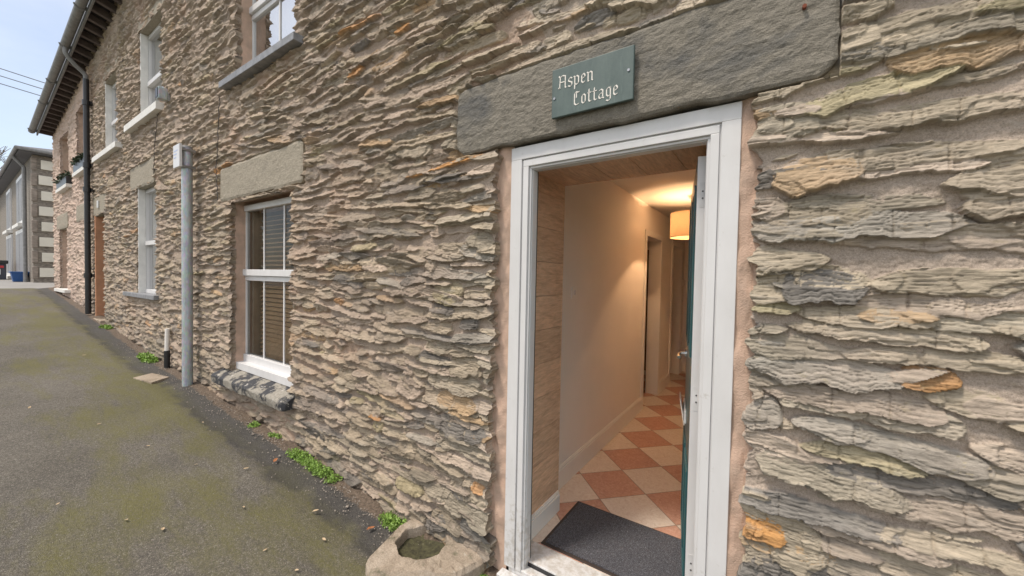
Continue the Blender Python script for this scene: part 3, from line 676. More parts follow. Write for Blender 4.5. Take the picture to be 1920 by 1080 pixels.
# reveals in oak laminate ----------------------------------------------------
def planks(name, boards):
    mb = MB()
    for b in boards: mb.box(*b)
    return mb.build(name, M['wood'], cot, bevel=.0012)
z = .0; bs_ = []
k = 0
while k*.193 < 2.03:
    bs_.append((-1.12, -1.082, .078, .545, max(k*.193+.0011, .0), min((k+1)*.193-.0011, 2.03))); k += 1
planks('oak_lining', bs_)
planks('oak_lining', [(-.12, -.085, .078, .545, 0.0, 2.03)])
bs_ = []; k = -7
while k*.193 < -.085:
    bs_.append((max(k*.193+.0011, -1.13), min((k+1)*.193-.0011, -.08), .078, .545, 2.022, 2.06)); k += 1
planks('oak_lining', [b for b in bs_ if b[1] > b[0]])
box('oak_edge', M['wood'], cot, -1.135, -1.0805, .5455, .552, .0, 2.062)
box('oak_edge', M['wood'], cot, -1.0805, -.10, .5455, .552, 2.0215, 2.062)
def skirting(x0, x1, y0, y1, h, nm='skirting_board'):
    mb = MB().box(x0, x1, y0, y1, .001, h-.022).box(x0, x1-.004, y0, y1, h-.022, h-.008).box(x0, x1-.009, y0, y1, h-.008, h)
    return mb.build(nm, M['skirt'], cot, bevel=.002)
skirting(-1.082, -1.064, .205, .545, .125)
# hallway ---------------------------------------------------------------------
HX, HR, HZ = -1.19, .12, 2.30
hb = MB().add([(-1.9, .2, 0), (.3, .2, 0), (.3, 6.2, 0), (-1.9, 6.2, 0)], [(0, 1, 2, 3)]); fl = hb.build('floor', M['tiles']); struct(fl)
hw = MB()
T = .13
hw.box(HX-T, HX, .556, 2.80, 0, HZ).box(HX-T, HX, 3.46, 4.16, 0, HZ).box(HX-T, HX, 4.78, 5.3, 0, HZ)
hw.box(HX-T, HX, 2.80, 3.46, 1.95, HZ).box(HX-T, HX, 4.16, 4.78, 1.95, HZ)
hw.box(HR, HR+T, .06, 5.3, 0, HZ).box(HX, HR, 5.05, 5.18, 0, HZ)
hw.box(-2.0, HX-T-.6, .5, 5.3, 0, HZ)                                         # back of the side rooms
hw.box(HX-T-.6, HX-T, .55, .65, 0, HZ).box(-2.0, HR, 5.302, 5.40, 0, HZ)
hw.build('hallway_wall', M['cream'], cot)
bk = MB().box(-1.30, -1.137, .505, .555, 0, HZ).box(-1.15, HR, .505, .544, 2.064, HZ).box(-.08, HR, .505, .544, 0, 2.064).box(-1.15, HR, .544, .55, 2.063, HZ)
bk.build('hallway_wall', M['cream'], cot)
box('hallway_ceiling', M['ceil'], cot, -2.0, .3, .5, 5.3, HZ, HZ+.1, bevel=0)
skirting(HX, HX+.018, .552, 2.735, .155); skirting(HX, HX+.018, 3.53, 4.09, .155)
skirting(HX, HX+.018, 4.85, 5.04, .155)
for y0, y1 in ((2.80, 3.46), (4.16, 4.78)):
    a = MB().box(HX-T-.01, HX+.016, y0-.065, y0+.002, 0, 1.95).box(HX-T-.01, HX+.016, y1-.002, y1+.065, 0, 1.95).box(HX-T-.01, HX+.016, y0-.065, y1+.065, 1.948, 2.015)
    a.build('architrave', M['skirt'], cot, bevel=.004)
    d_ = MB().box(HX-T-.62, HX-T-.02, y1-.06, y1-.02, 0, 1.94)
    dd = d_.build('inner_door', simple('brown_inner_door', (.10, .055, .03), .5), cot, label='brown inner door standing open into a side room')
    MB().cyl((HX-T-.10, y1-.06, 1.0), (HX-T-.10, y1-.11, 1.0), .01, 10).cyl((HX-T-.10, y1-.105, 1.0), (HX-T-.2, y1-.105, 1.0), .009, 10).build('handle', M['steel'], dd, smooth=True)
# door at the far end
e = MB().box(-1.0, -.30, 5.01, 5.048, 0, 1.96); ed_ = e.build('inner_door', M['skirt'], cot, bevel=.003, label='white panelled door at the far end of the hallway')
for zz in ((.15, .85), (1.0, 1.85)):
    for xx in ((-.92, -.69), (-.61, -.38)): box('door_panel', M['skirt'], ed_, xx[0], xx[1], 5.0, 5.009, zz[0], zz[1], bevel=.004)
a = MB().box(-1.07, -1.002, 4.99, 5.048, 0, 1.96).box(-.298, -.23, 4.99, 5.048, 0, 1.96).box(-1.07, -.23, 4.99, 5.048, 1.962, 2.03); a.build('architrave', M['skirt'], cot, bevel=.003)
box('thermostat', M['skirt'], cot, -1.19, -1.165, 4.88, 4.99, 1.38, 1.47)
# switch
sw = box('light_switch', M['skirt'], cot, HX, HX+.008, .90, .985, 1.31, 1.395, bevel=.002)
box('rocker', M['white'], sw, HX+.008, HX+.013, .93, .955, 1.335, 1.37, bevel=.001)
# the teal door leaf, hinged on the right, opened into the hall --------------------------------
LA = R(11.2); hx, hy = -.222, .125      # hinge-edge, right corner
Lm = Matrix.Translation((hx, hy, 0)) @ Matrix.Rotation(LA, 4, 'Z')      # local: x from -0.046..0 thickness, y 0..0.80 along the leaf
leaf = MB().box(-.046, -.006, .004, .775, .012, 1.955, Lm).build('door', M['teal'], cot, bevel=.003, label='teal front door opened inwards, seen nearly edge on')
for zz in ((.10, .62), (1.12, 1.86)):
    for yy in ((.09, .36), (.42, .69)):
        pm = MB()
        for (a0, a1, b0, b1) in ((yy[0], yy[1], zz[0], zz[0]+.025), (yy[0], yy[1], zz[1]-.025, zz[1]), (yy[0], yy[0]+.025, zz[0]+.025, zz[1]-.025), (yy[1]-.025, yy[1], zz[0]+.025, zz[1]-.025)):
            pm.box(-.053, -.0455, a0, a1, b0, b1, Lm)
        pm.build('panel_moulding', M['teal'], leaf, bevel=.002)
MB().box(-.047, .000, .0, .0035, .012, 1.955, Lm).build('hinge_edge', M['white'], leaf, label='white painted hinge edge of the teal door')
MB().box(-.0055, .000, .004, .775, .012, 1.955, Lm).build('inner_face', M['white'], leaf)
SCREW = simple('screw_head', (.08, .08, .08), .5)
for zc in (.27, .97, 1.80):
    h = MB().box(-.038, .000, -.0012, 0, zc-.05, zc+.05, Lm).build('hinge', simple('painted_hinge', (.66, .66, .66), .4), leaf)
    for k, (dx, dz) in enumerate(((-.012, .036), (-.026, .014), (-.026, -.014), (-.012, -.036))):
        c0 = Lm @ Vector((dx, -.0012, zc+dz)); c1 = Lm @ Vector((dx, -.0026, zc+dz)); MB().cyl(c0, c1, .0035, 10).build('screw', SCREW, h)
lb = MB().box(-.055, -.046, .44, .70, .71, .775, Lm).build('letter_plate', simple('white_metal_plate', (.80, .80, .78), .3), leaf, bevel=.004)
MB().box(-.059, -.055, .46, .68, .718, .767, Lm).build('flap', M['chrome'], lb, bevel=.002)
pp = Lm @ Matrix.Translation((-.058, .62, .72)) @ Matrix.Rotation(R(-9), 4, 'Y')
thing('post', 'folded white paper caught in the letter plate of the teal door', 'letter', o=MB().box(-.006, 0, -.09, .07, -.05, .09, pp).build('folded_letter', simple('paper', (.78, .70, .62), .8)))
hd = MB()
P_ = lambda x, y, z: Lm @ Vector((x, y, z))
hd.cyl(P_(-.046, .72, 1.03), P_(-.056, .72, 1.03), .026, 20).cyl(P_(-.056, .72, 1.03), P_(-.084, .72, 1.03), .009, 12)
hd.tube([P_(-.081, .72, 1.03), P_(-.086, .70, 1.028), P_(-.088, .66, 1.026), P_(-.087, .63, 1.02)], .0095)
hd.build('handle', M['chrome'], leaf, smooth=True)
# ------------------------------------------------------------------ lamp
LX, LY = -.68, 2.56
lamp = thing('pendant_lamp', 'lit drum shaded pendant lamp hanging from the hallway ceiling', 'lamp')
n = 64; vs = []; Rr = .205; z0_, z1_ = 1.885, 2.125
mb = MB(); mb.cyl((LX, LY, z0_), (LX, LY, z1_), Rr, n, cap=False); mb.build('lamp_shade', M['shade'], lamp, smooth=True)
for zz in (z0_, z1_):
    mb = MB(); mb.tube([(LX+(Rr)*math.cos(t), LY+(Rr)*math.sin(t), zz) for t in [2*math.pi*i/n for i in range(n+1)]], .0025, 6); mb.build('shade_rim', M['shade'], lamp)
MB().cyl((LX, LY, 2.10), (LX, LY, HZ-.02), .003, 8).build('cord', M['white'], lamp)
MB().cyl((LX, LY, HZ-.025), (LX, LY, HZ), .045, 20, .05).build('ceiling_rose', M['white'], lamp, smooth=True)
MB().cyl((LX, LY, 2.07), (LX, LY, 2.11), .017, 12).build('lamp_holder', M['white'], lamp)
bm = bmesh.new(); bmesh.ops.create_uvsphere(bm, u_segments=20, v_segments=12, radius=.012); bmesh.ops.translate(bm, verts=bm.verts, vec=(LX, LY, 2.035))
me = bpy.data.meshes.new('bulb'); bm.to_mesh(me); bm.free(); me.materials.append(M['bulb']); o = bpy.data.objects.new('bulb', me); COL.objects.link(o); o.parent = lamp
pl = bpy.data.lights.new('lamp_light', 'POINT'); pl.energy = 76; pl.color = (1, .60, .31); pl.shadow_soft_size = .013
po = bpy.data.objects.new('lamp_light', pl); COL.objects.link(po); po.location = (LX, LY, 2.035); o.visible_shadow = True; po.parent = lamp
o.hide_render = False
me.materials[0] = M['bulb']
# ------------------------------------------------------------------ doormat
dm = thing('doormat', 'charcoal carpet doormat with a brown rubber rim lying on the checked floor', 'doormat')
MB().box(-1.010, -.24, .213, .700, .0005, .006).build('rubber_rim', M['rubber'], dm, bevel=.002)
def mf(u, v):
    return (-.990+.73*u, .232+.450*v, .0125+.0015*math.sin(u*90)*math.sin(v*60))
vs, fs = blockmesh(mf, 60, 40)
MB().add(vs, fs).box(-.990, -.26, .232, .682, .006, .0108).build('carpet_pile', M['carpet'], dm)

# ------------------------------------------------------------------ name plaque
pq = thing('name_plaque', 'dark green slate plaque lettered Aspen Cottage screwed to the lintel', 'sign')
MB().box(-.850, -.484, -.060, -.044, 2.170, 2.384).build('plate', M['plaque'], pq, bevel=.003)
for x_, z_ in ((-.836, 2.255), (-.504, 2.288)): MB().cyl((x_, -.060, z_), (x_, -.063, z_), .0055, 14).build('screw', M['steel'], pq)
# black-letter strokes: each glyph is a set of quads on a small grid (x right, z up), cut by a broad pen
PEN = .30
def stroke(mb, pts, ox, oz, s, y):
    # a broad-nib pen held at 40 degrees: sweep a short slanted nib along the path
    nb = (.5*PEN*math.cos(R(40)), .5*PEN*math.sin(R(40)))
    for (a, b) in zip(pts[:-1], pts[1:]):
        q = [(a[0]-nb[0], a[1]-nb[1]), (a[0]+nb[0], a[1]+nb[1]), (b[0]+nb[0], b[1]+nb[1]), (b[0]-nb[0], b[1]-nb[1])]
        dx, dz = b[0]-a[0], b[1]-a[1]; L = math.hypot(dx, dz)
        px, pz = -dz/L*.06, dx/L*.06          # never thinner than a hairline
        cr = abs(dx*nb[1]-dz*nb[0])/L
        if cr < .06: q = [(a[0]-px, a[1]-pz), (a[0]+px, a[1]+pz), (b[0]+px, b[1]+pz), (b[0]-px, b[1]-pz)]
        vs = [(ox+s*p[0], y, oz+s*p[1]) for p in q]+[(ox+s*p[0], y+.0012, oz+s*p[1]) for p in q]
        mb.add(vs, [(0, 1, 2, 3), (7, 6, 5, 4), (0, 4, 5, 1), (1, 5, 6, 2), (2, 6, 7, 3), (3, 7, 4, 0)])
G = {   # x-height 2, ascender 3
 'A': (2.2, [[(.35, .1), (.5, 2.5), (.15, 2.95)], [(.5, 2.55), (1.0, 2.9), (1.75, 2.7), (1.75, .25), (2.0, .05)], [(.5, 1.45), (1.75, 1.45)], [(.1, .35), (.35, .1), (.6, .3)]]),
 's': (1.35, [[(1.1, 1.75), (.7, 2.0), (.3, 1.65), (.3, 1.25), (1.1, .85), (1.1, .35), (.7, .0), (.2, .25)]]),
 'p': (1.55, [[(.1, 2.0), (.35, 1.8), (.35, -.85)], [(.35, 1.7), (.85, 2.0), (1.25, 1.65), (1.25, .35), (.85, .05), (.35, .3)]]),
 'e': (1.4, [[(1.15, .3), (.75, .0), (.35, .35), (.35, 1.65), (.75, 2.0), (1.1, 1.65), (1.1, 1.25), (.35, .9)]]),
 'n': (1.55, [[(.1, 2.0), (.35, 1.8), (.35, .1), (.55, .0)], [(.35, 1.65), (.85, 2.0), (1.25, 1.7), (1.25, .15), (1.45, .0)]]),
 'C': (1.75, [[(1.55, 2.8), (1.15, 2.75), (.75, 2.95), (.4, 2.6), (.4, .35), (.8, .02), (1.5, .2)], [(.85, 2.75), (.85, 1.6)]]),
 'o': (1.45, [[(.75, 2.0), (.35, 1.65), (.35, .35), (.75, .0), (1.15, .35), (1.15, 1.65), (.75, 2.0)]]),
 't': (1.15, [[(.45, 2.75), (.45, .3), (.75, .0), (1.05, .2)], [(.1, 2.0), (1.0, 2.0)]]),
 'a': (1.55, [[(.35, 1.75), (.75, 2.0), (1.15, 1.7), (1.15, .2), (1.4, .0)], [(1.15, 1.2), (.6, 1.1), (.3, .75), (.3, .3), (.65, .0), (1.15, .35)]]),
 'g': (1.5, [[(1.2, 1.75), (.75, 2.0), (.35, 1.65), (.35, .45), (.75, .1), (1.15, .4)], [(1.2, 2.0), (1.2, -.5), (.8, -.85), (.3, -.6)]])}
def word(t, x, z, s):
    for ch in t:
        w_, st = G[ch]; mb = MB()
        for p in st: stroke(mb, p, x, z, s, -.0614)
        mb.build('letter', M['text'], pq); x += w_*s+.10*s
word('Aspen', -.818, 2.290, .0195); word('Cottage', -.745, 2.203, .0192)

# ------------------------------------------------------------------ window one, its sill, the upper window
sash_window(cot, -4.475, -3.20, .56, 2.12, .085)
room(cot, -4.41, -3.215, .5, 2.16)
MB().box(-4.409, -4.385, .16, .499, .53, 2.13).box(-4.385, -3.22, .16, .499, .50, .53).build('window_lining', M['curtain'], cot)
box('subsill', M['white'], cot, -4.41, -3.2, .015, .083, .495, .563)
def rough_sill(nm, x0, x1, y0, y1, z0, z1, m, seed):
    fnx = 60
    def f(u, v):
        a = v*2*math.pi; c_, s_ = math.cos(a), math.sin(a)
        rx = (abs(c_)**.35)*(1 if c_ > 0 else -1); rz = (abs(s_)**.35)*(1 if s_ > 0 else -1)
        x = x0+(x1-x0)*u; e = min(u, 1-u)
        k = 1 if e > .03 else .72+.28*math.sqrt(e/.03)
        n1 = float(fbm(np.array(u*8.), np.array(v*7.), seed)); n2 = float(fbm(np.array(u*34.), np.array(v*16.), seed+2))
        return (x+.01*n1, (y0+y1)/2+(y1-y0)/2*rx*k+.012*n1*(rx < 0)+.004*n2, (z0+z1)/2+(z1-z0)/2*rz*k+.004*n2*(rz < .5)+.003*n1+(.03*(1-rx) if 0 else .032*(1+rx))*(rz > 0))
    vs, fs = blockmesh(f, fnx, 28); mb = MB(); mb.add(vs, fs)
    mb.add([f(0, j/28) for j in range(28)], [tuple(range(28))]); mb.add([f(1, j/28) for j in range(28)], [tuple(range(28))])
    return mb.build(nm, m, cot)
rough_sill('sill', -4.64, -3.16, -.130, .06, .35, .44, M['sill'], 4)['label'] = 'flaking black and cream slate sill under the ground floor window'
sash_window(cot, -4.33, -3.15, 3.28, 4.49, .085, bars=1, blind=False)
room(cot, -4.27, -3.18, 3.2, 4.5)
o = box('sill', M['slate'], cot, -4.485, -3.06, -.105, .083, 3.225, 3.285, bevel=.004); o['label'] = 'blue grey slate sill under the upper window'

# ================================================================== NEXT COTTAGE
co2 = thing('stone_cottage', 'second rubble cottage with white painted window reveals and an orange door reveal', 'house', 'terraced stone cottages')
W2 = (-7.68, -6.80, 1.12, 2.65); U2 = (-7.52, -6.54, 3.60, 4.82); U3 = (-9.66, -8.82, 3.50, 4.68); D2 = (-10.50, -9.78, .40, 2.46)
h2 = [W2, U2, U3, D2]
wall_mesh('wall', co2, [(-8.6, -5.9, .05, 5.95, .016, .009), (-10.95, -8.6, .2, 5.75, .026, .011)], h2,
          [(-8.02, -6.88, 2.66, 2.96), (-10.8, -9.63, 2.48, 2.78)], jag=.02)
backing(co2, -10.95, -5.9, .0, 5.9, h2, y0=.010, m='whitewall')
slab('lintel', M['lintel2'], co2, -8.05, -6.86, 2.64, 2.98, -.036, .05, 9, .003, .008, .03)
slab('lintel', M['lintel2'], co2, -10.62, -9.60, 2.45, 2.81, -.036, .05, 10, .003, .008, .03)
for (a, b, c, d) in (U2, U3): box('lintel', M['lintel2'], co2, a-.12, b+.12, -.026, .09, d-.012, d+.22)
for (a, b, c, d) in (U2, U3, W2):
    small_window(co2, a-.03, b-.01, c+.01, d-.014, .060, split=c+(d-c)*(.48 if c < 2 else .42)); room(co2, a, b, c, d)
    # painted reveal, returning round the jagged masonry
    MB().box(a-.012, a+.020, -.022, .058, c+.004, d-.014).build('painted_reveal', M['whitewall'], co2, bevel=.003)
box('sill', M['whitewall'], co2, -7.98, -6.44, -.11, .088, 3.48, 3.575, bevel=.005, label='white painted sill of the nearer upper window')
box('sill', M['whitewall'], co2, -10.2, -8.51, -.11, .088, 3.37, 3.46, bevel=.005, label='white painted sill of the farther upper window')
box('sill', M['slate'], co2, -8.22, -6.66, -.09, .088, 1.07, 1.13, bevel=.006)
MB().box(-10.51, -10.45, -.035, .20, .45, 2.452).build('painted_reveal', simple('orange_render', (.50, .25, .14), .85, .2, 6, .4, 100), co2, bevel=.004, label='orange painted reveal of the next front door')
d2 = box('door', M['black'], co2, -10.50, -9.78, .20, .25, .55, 2.45); MB().cyl((-9.9, .20, 1.5), (-9.9, .14, 1.5), .02, 10).build('handle', M['chrome'], d2)
box('doorstep', M['concrete'], co2, -10.6, -9.70, -.10, .19, .30, .565, bevel=.01)
box('number_plate', M['white'], co2, -10.17, -10.08, -.058, -.040, 2.57, 2.70)
cb = simple('cable_black', (.06, .05, .045), .6)
def cable(pts, nm, lab):
    pts2 = []
    for a, b in zip(pts[:-1], pts[1:]):
        for i in range(12):
            t = i/12; pts2.append((a[0]+(b[0]-a[0])*t+.008*math.sin(i*2.1), a[1]-.004*math.cos(i*3), a[2]+(b[2]-a[2])*t))
    thing(nm, lab, 'cable', o=MB().tube(pts2, .004, 6).build(nm, cb))
cable([(-4.62, -.05, 3.20), (-4.70, -.052, 2.5), (-4.66, -.055, 2.15)], 'wall_cable', 'thin dark cable running down beside the nearer window lintel')
cable([(-6.60, -.05, 3.5), (-6.75, -.05, 3.1), (-6.80, -.055, 2.7)], 'wall_cable', 'thin dark cable running down beside the farther window lintel')
fl_ = thing('floodlight', 'small grey floodlight fixed to the wall right of the upper window', 'light')
MB().box(-6.28, -6.20, -.06, -.02, 3.54, 3.64).build('bracket', M['white'], fl_, bevel=.004)
MB().box(-6.26, -6.16, -.15, -.06, 3.53, 3.67).build('housing', M['galv'], fl_, bevel=.01)
MB().box(-6.25, -6.17, -.156, -.1505, 3.545, 3.655).build('lens', M['black'], fl_)

# ================================================================== PINK COTTAGE
co3 = thing('pink_cottage', 'pink washed rubble cottage at the end of the terrace with flower boxes', 'house')
P1 = (-14.46, -13.45, .98, 2.42); P2 = (-12.2, -11.15, 3.45, 4.75); P3 = (-14.3, -13.15, 3.40, 4.58)
h3 = [P1, P2, P3]
wall_mesh('wall', co3, [(-15.38, -10.95, .5, 5.45, .03, .014)], h3, [], pink=.85)
backing(co3, -15.36, -10.95, .3, 5.4, h3, y0=.010)
slab('lintel', M['lintel2'], co3, -14.75, -13.25, 2.41, 2.76, -.05, .05, 14, .003, .008, .04)
slab('lintel', M['lintel2'], co3, -12.2, -11.1, 2.44, 2.78, -.05, .05, 15, .003, .008, .04)
for (a, b, c, d) in h3: small_window(co3, a+.02, b-.02, c+.01, d-.01, .10 if c < 2 else .12); room(co3, a, b, c, d)
box('sill', M['whitewall'], co3, -14.6, -13.1, -.12, .095, .92, .985, label='white sill of the ground floor window')
def plant_leaves(mb, cx, cy, cz, rx, ry, rz, n, s):
    for _ in range(n):
        a = random.uniform(0, 6.283); r_ = random.random()**.5; x = cx+rx*r_*math.cos(a); y = cy+ry*r_*math.sin(a); z = cz+rz*random.random()*(1-.6*r_)
        d = Vector((random.uniform(-1, 1), random.uniform(-1, 1), random.uniform(.0, 1))).normalized(); e = d.orthogonal().normalized(); e.rotate(Matrix.Rotation(random.uniform(0, 6.28), 3, d)); g = d.cross(e)
        L = s*random.uniform(.6, 1.3); p = Vector((x, y, z)); wv = L*.38
        mb.add([p, p+e*L*.5+g*wv+d*L*.12, p+e*L, p+e*L*.5-g*wv+d*L*.12], [(0, 1, 2, 3)])
for (a, b, z_, lab) in ((-11.95, -10.8, 3.38, 'dark planted window box on the upper sill beside the drainpipe'), (-14.1, -12.7, 3.28, 'dark planted window box on the farthest upper sill')):
    box('sill', M['whitewall'], co3, a, b, -.13, .12, z_-.04, z_+.03)
    t = thing('window_box', lab, 'window box', 'window boxes on the pink cottage')
    box('trough', M['black'], t, a+.05, b-.05, -.12, .02, z_+.032, z_+.20)
    mb = MB()
    for i in range(9): plant_leaves(mb, a+.15+(b-a-.3)*i/8, -.06, z_+.18, .12, .09, .16, 60, .06)
    mb.build('foliage', M['leafd'], t)

# ================================================================== ROOF EDGE
def zs_(x): return 4.86+.105*(x+15.4)
def zg_(x): return 4.86+.118*(x+15.4)
rf = thing('terrace_roof', 'overhanging slate roof edge with exposed rafter feet above the terrace', 'roof')
x0, x1 = -15.42, -2.5
mb = MB(); YO = -.28
def rp(x, y, o=0):  # roof underside height
    t = (y-0)/YO
    return zs_(x)+.03+(zg_(x)+.03-zs_(x)-.03)*t+o
vs = []
for x in (x0, x1):
    for (y, o) in ((YO, .03), (0.5, .03), (3.2, .03+1.9), (3.2, 1.99), (.5, .12), (YO, .09)): vs.append((x, y, (rp(x, y) if y <= .0 else zs_(x)+.03+y*.62)+o if y < 1 else zs_(x)+2.1+o-1.9))
mb.add(vs, [(0, 1, 7, 6), (1, 2, 8, 7), (2, 3, 9, 8), (3, 4, 10, 9), (4, 5, 11, 10), (5, 0, 6, 11), (0, 5, 4, 3, 2, 1), (6, 7, 8, 9, 10, 11)])
mb.build('slate_covering', M['soffit'], rf)
k = 0; x = x0+.12
while x < -5.5:
    a, b = x, x+.06
    MB().add([(a, YO+.02, rp(a, YO)-.065), (b, YO+.02, rp(b, YO)-.065), (b, .05, rp(b, 0)-.075), (a, .05, rp(a, 0)-.075), (a, YO+.02, rp(a, YO)+.028), (b, YO+.02, rp(b, YO)+.028), (b, .05, rp(b, 0)+.028), (a, .05, rp(a, 0)+.028)],
             [(0, 3, 2, 1), (4, 5, 6, 7), (0, 1, 5, 4), (1, 2, 6, 5), (2, 3, 7, 6), (3, 0, 4, 7)]).build('rafter', M['rafter'], rf)
    x += .295
mb = MB(); mb.add([(x0, YO+.012, zg_(x0)-.06), (x1, YO+.012, zg_(x1)-.06), (x1, YO+.012, zg_(x1)+.07), (x0, YO+.012, zg_(x0)+.07), (x0, YO-.012, zg_(x0)-.06), (x1, YO-.012, zg_(x1)-.06), (x1, YO-.012, zg_(x1)+.07), (x0, YO-.012, zg_(x0)+.07)],
            [(0, 1, 2, 3), (7, 6, 5, 4), (0, 4, 5, 1), (3, 2, 6, 7), (0, 3, 7, 4), (1, 5, 6, 2)]); mb.build('fascia', M['gutter'], rf)
mb = MB(); n = 12; vs = []; R_ = .062; gy = YO-.080
for x in (x0-.05, x1):
    for r__ in (R_, R_-.006):
        for i in range(n+1):
            t = math.pi+math.pi*i/n; vs.append((x, gy+r__*math.cos(t), zg_(x)+.045+r__*math.sin(t)))
m1 = n+1; fs = []
for i in range(n): fs += [(i, i+1, 2*m1+i+1, 2*m1+i), (m1+i, 3*m1+i, 3*m1+i+1, m1+i+1), (i, m1+i, m1+i+1, i+1), (2*m1+i, 2*m1+i+1, 3*m1+i+1, 3*m1+i)]
fs += [(0, 2*m1, 3*m1, m1), (n, m1+n, 3*m1+n, 2*m1+n)]
mb.add(vs, fs); gut = mb.build('gutter', M['gutter'], rf, smooth=True)
for x in (-15.3, -13.4, -12.2, -10.6, -9.2, -7.8):
    MB().tube([(x, gy+(R_+.008)*math.cos(math.pi+math.pi*i/10), zg_(x)+.045+(R_+.008)*math.sin(math.pi+math.pi*i/10)) for i in range(11)], .013, 6).build('gutter_joint', M['gutter'], gut)
# gable tops of the neighbouring walls behind the eave: plain return at the terrace end
MB().box(-15.39, -15.30, -.02, 6.0, .5, 5.1).build('end_wall', M['pink'], co3)
# drainpipe
PX = -10.65
dp = thing('drainpipe', 'black cast drainpipe running from the gutter to the pavement between the cottages', 'drainpipe')
MB().cyl((PX, -.105, .62), (PX, -.105, 4.98), .042, 16).build('pipe', M['black'], dp, smooth=True)
xg = -10.6
MB().tube([(PX, -.105, 4.95), (PX, -.11, 5.05), (PX, -.15, 5.10), (PX+.02, -.24, 5.17), (xg, gy+.03, 5.27), (xg, gy, 5.33), (xg, gy, zg_(xg)-.0)], .036, 12).build('swan_neck', M['gutter'], dp, smooth=True)
for zz in (1.3, 2.9, 3.35, 4.5): MB().cyl((PX, -.105, zz), (PX, -.105, zz+.09), .056, 16).box(PX-.09, PX+.09, -.06, -.03, zz+.02, zz+.07).build('pipe_clamp', M['black'], dp)
MB().cyl((PX, -.105, .56), (PX, -.16, .50), .044, 14).build('shoe', M['black'], dp, smooth=True)
w_ = box('branch_pipe', M['black'], dp, PX-.5, PX, -.11, -.08, 3.40, 3.45)

# ================================================================== DETACHED HOUSE, WHITE HOUSE, HILL
dh = thing('detached_house', 'detached stone house with cream quoins on its corner beyond the terrace', 'house')
MB().box(-36, -20.0, .0, 8, .7, 5.15).build('wall', simple('brown_rubble', (.22, .195, .165), .9, .55, 9, 1, 30, stretch=(1, 1, 2.5)), dh)
sidem = simple('brown_band_render', (.27, .23, .195), .9, .35, 6, .8, 40, stretch=(1, 1, 2.5))
for k in range(8):
    z_ = 1.18+k*.505
    MB().box(-20.02, -19.955, .13+.05*(k % 2), 2.5, z_, z_+.30).build('quoin', M['quoin'], dh, bevel=.01)
    MB().box(-20.04, -19.97, -.03, .105, z_-.06, z_+.36).build('corner_stone', sidem, dh, bevel=.03)
E0 = [(-36.3, -.28), (-19.72, -.28), (-19.72, 8.3), (-36.3, 8.3)]
v = [(x, y, 5.16) for x, y in E0]+[(x, y, 5.30) for x, y in E0]+[(-23.5, 4.0, 6.5), (-32.5, 4.0, 6.5)]
MB().add(v, [(3, 2, 1, 0), (0, 1, 5, 4), (1, 2, 6, 5), (2, 3, 7, 6), (3, 0, 4, 7), (4, 5, 8, 9), (5, 6, 8), (6, 7, 9, 8), (7, 4, 9)]).build('roof', M['roof'], dh)
MB().tube([(-36.3, -.33, 5.24), (-19.68, -.33, 5.24), (-19.66, 8.3, 5.24)], .055, 10).build('gutter', M['gutter'], dh)
MB().cyl((-20.9, -.10, 1.0), (-20.9, -.10, 4.85), .05, 10).cyl((-20.9, -.10, 4.85), (-20.9, -.33, 5.15), .05, 10).build('drainpipe', M['gutter'], dh)
for (a, b, c, d) in ((-24.2, -22.4, 3.2, 4.7), (-24.6, -22.0, 1.25, 2.75), (-28.6, -27.0, 3.2, 4.7), (-28.9, -26.8, 1.25, 2.75)):
    f_ = MB().box(a-.12, b+.12, -.05, .01, c-.12, d+.14).build('window', M['white'], dh)
    MB().box(a, (a+b)/2-.05, -.058, -.04, c, d).box((a+b)/2+.05, b, -.058, -.04, c, d).build('pane', M['slate'], f_)
    MB().box(a-.2, b+.2, -.16, .0, c-.24, c-.125).build('sill', M['whitewall'], dh)
wh = thing('white_house', 'white rendered house at the far end of the street', 'house')
MB().box(-46, -34, -.15, 9, .8, 4.6).build('wall', M['farw'], wh)
MB().add([(-46.4, -.6, 4.5), (-33.7, -.6, 4.5), (-33.7, 4.5, 7.6), (-46.4, 4.5, 7.6), (-46.4, -.6, 4.7), (-33.7, -.6, 4.7), (-33.7, 4.5, 7.8), (-46.4, 4.5, 7.8)], [(0, 3, 2, 1), (4, 5, 6, 7), (0, 1, 5, 4), (1, 2, 6, 5), (2, 3, 7, 6), (3, 0, 4, 7)]).build('roof', simple('brown_roof', (.17, .13, .115), .8, .2, 3), wh)
MB().box(-36.5, -35.2, -.19, -.14, 1.6, 3.0).build('window', M['slate'], wh)
mb = MB(); v = []; f = []
for i in range(41):
    for j in range(5):
        y = -60+200*i/40; r_ = j/4; h = 34*math.exp(-((y-35)/60)**2)*(1+.15*math.sin(y*.21)+.07*math.sin(y*.9))
        v.append((-150-60*r_, y, .6+h*math.sin(r_*math.pi/2)+float(fbm(np.array(y*.3), np.array(j*2.), 3))*2*r_))
for i in range(40):
    for j in range(4): a = i*5+j; f.append((a, a+1, a+6, a+5))
mb.add(v, f); struct(mb.build('hill', M['hill']))
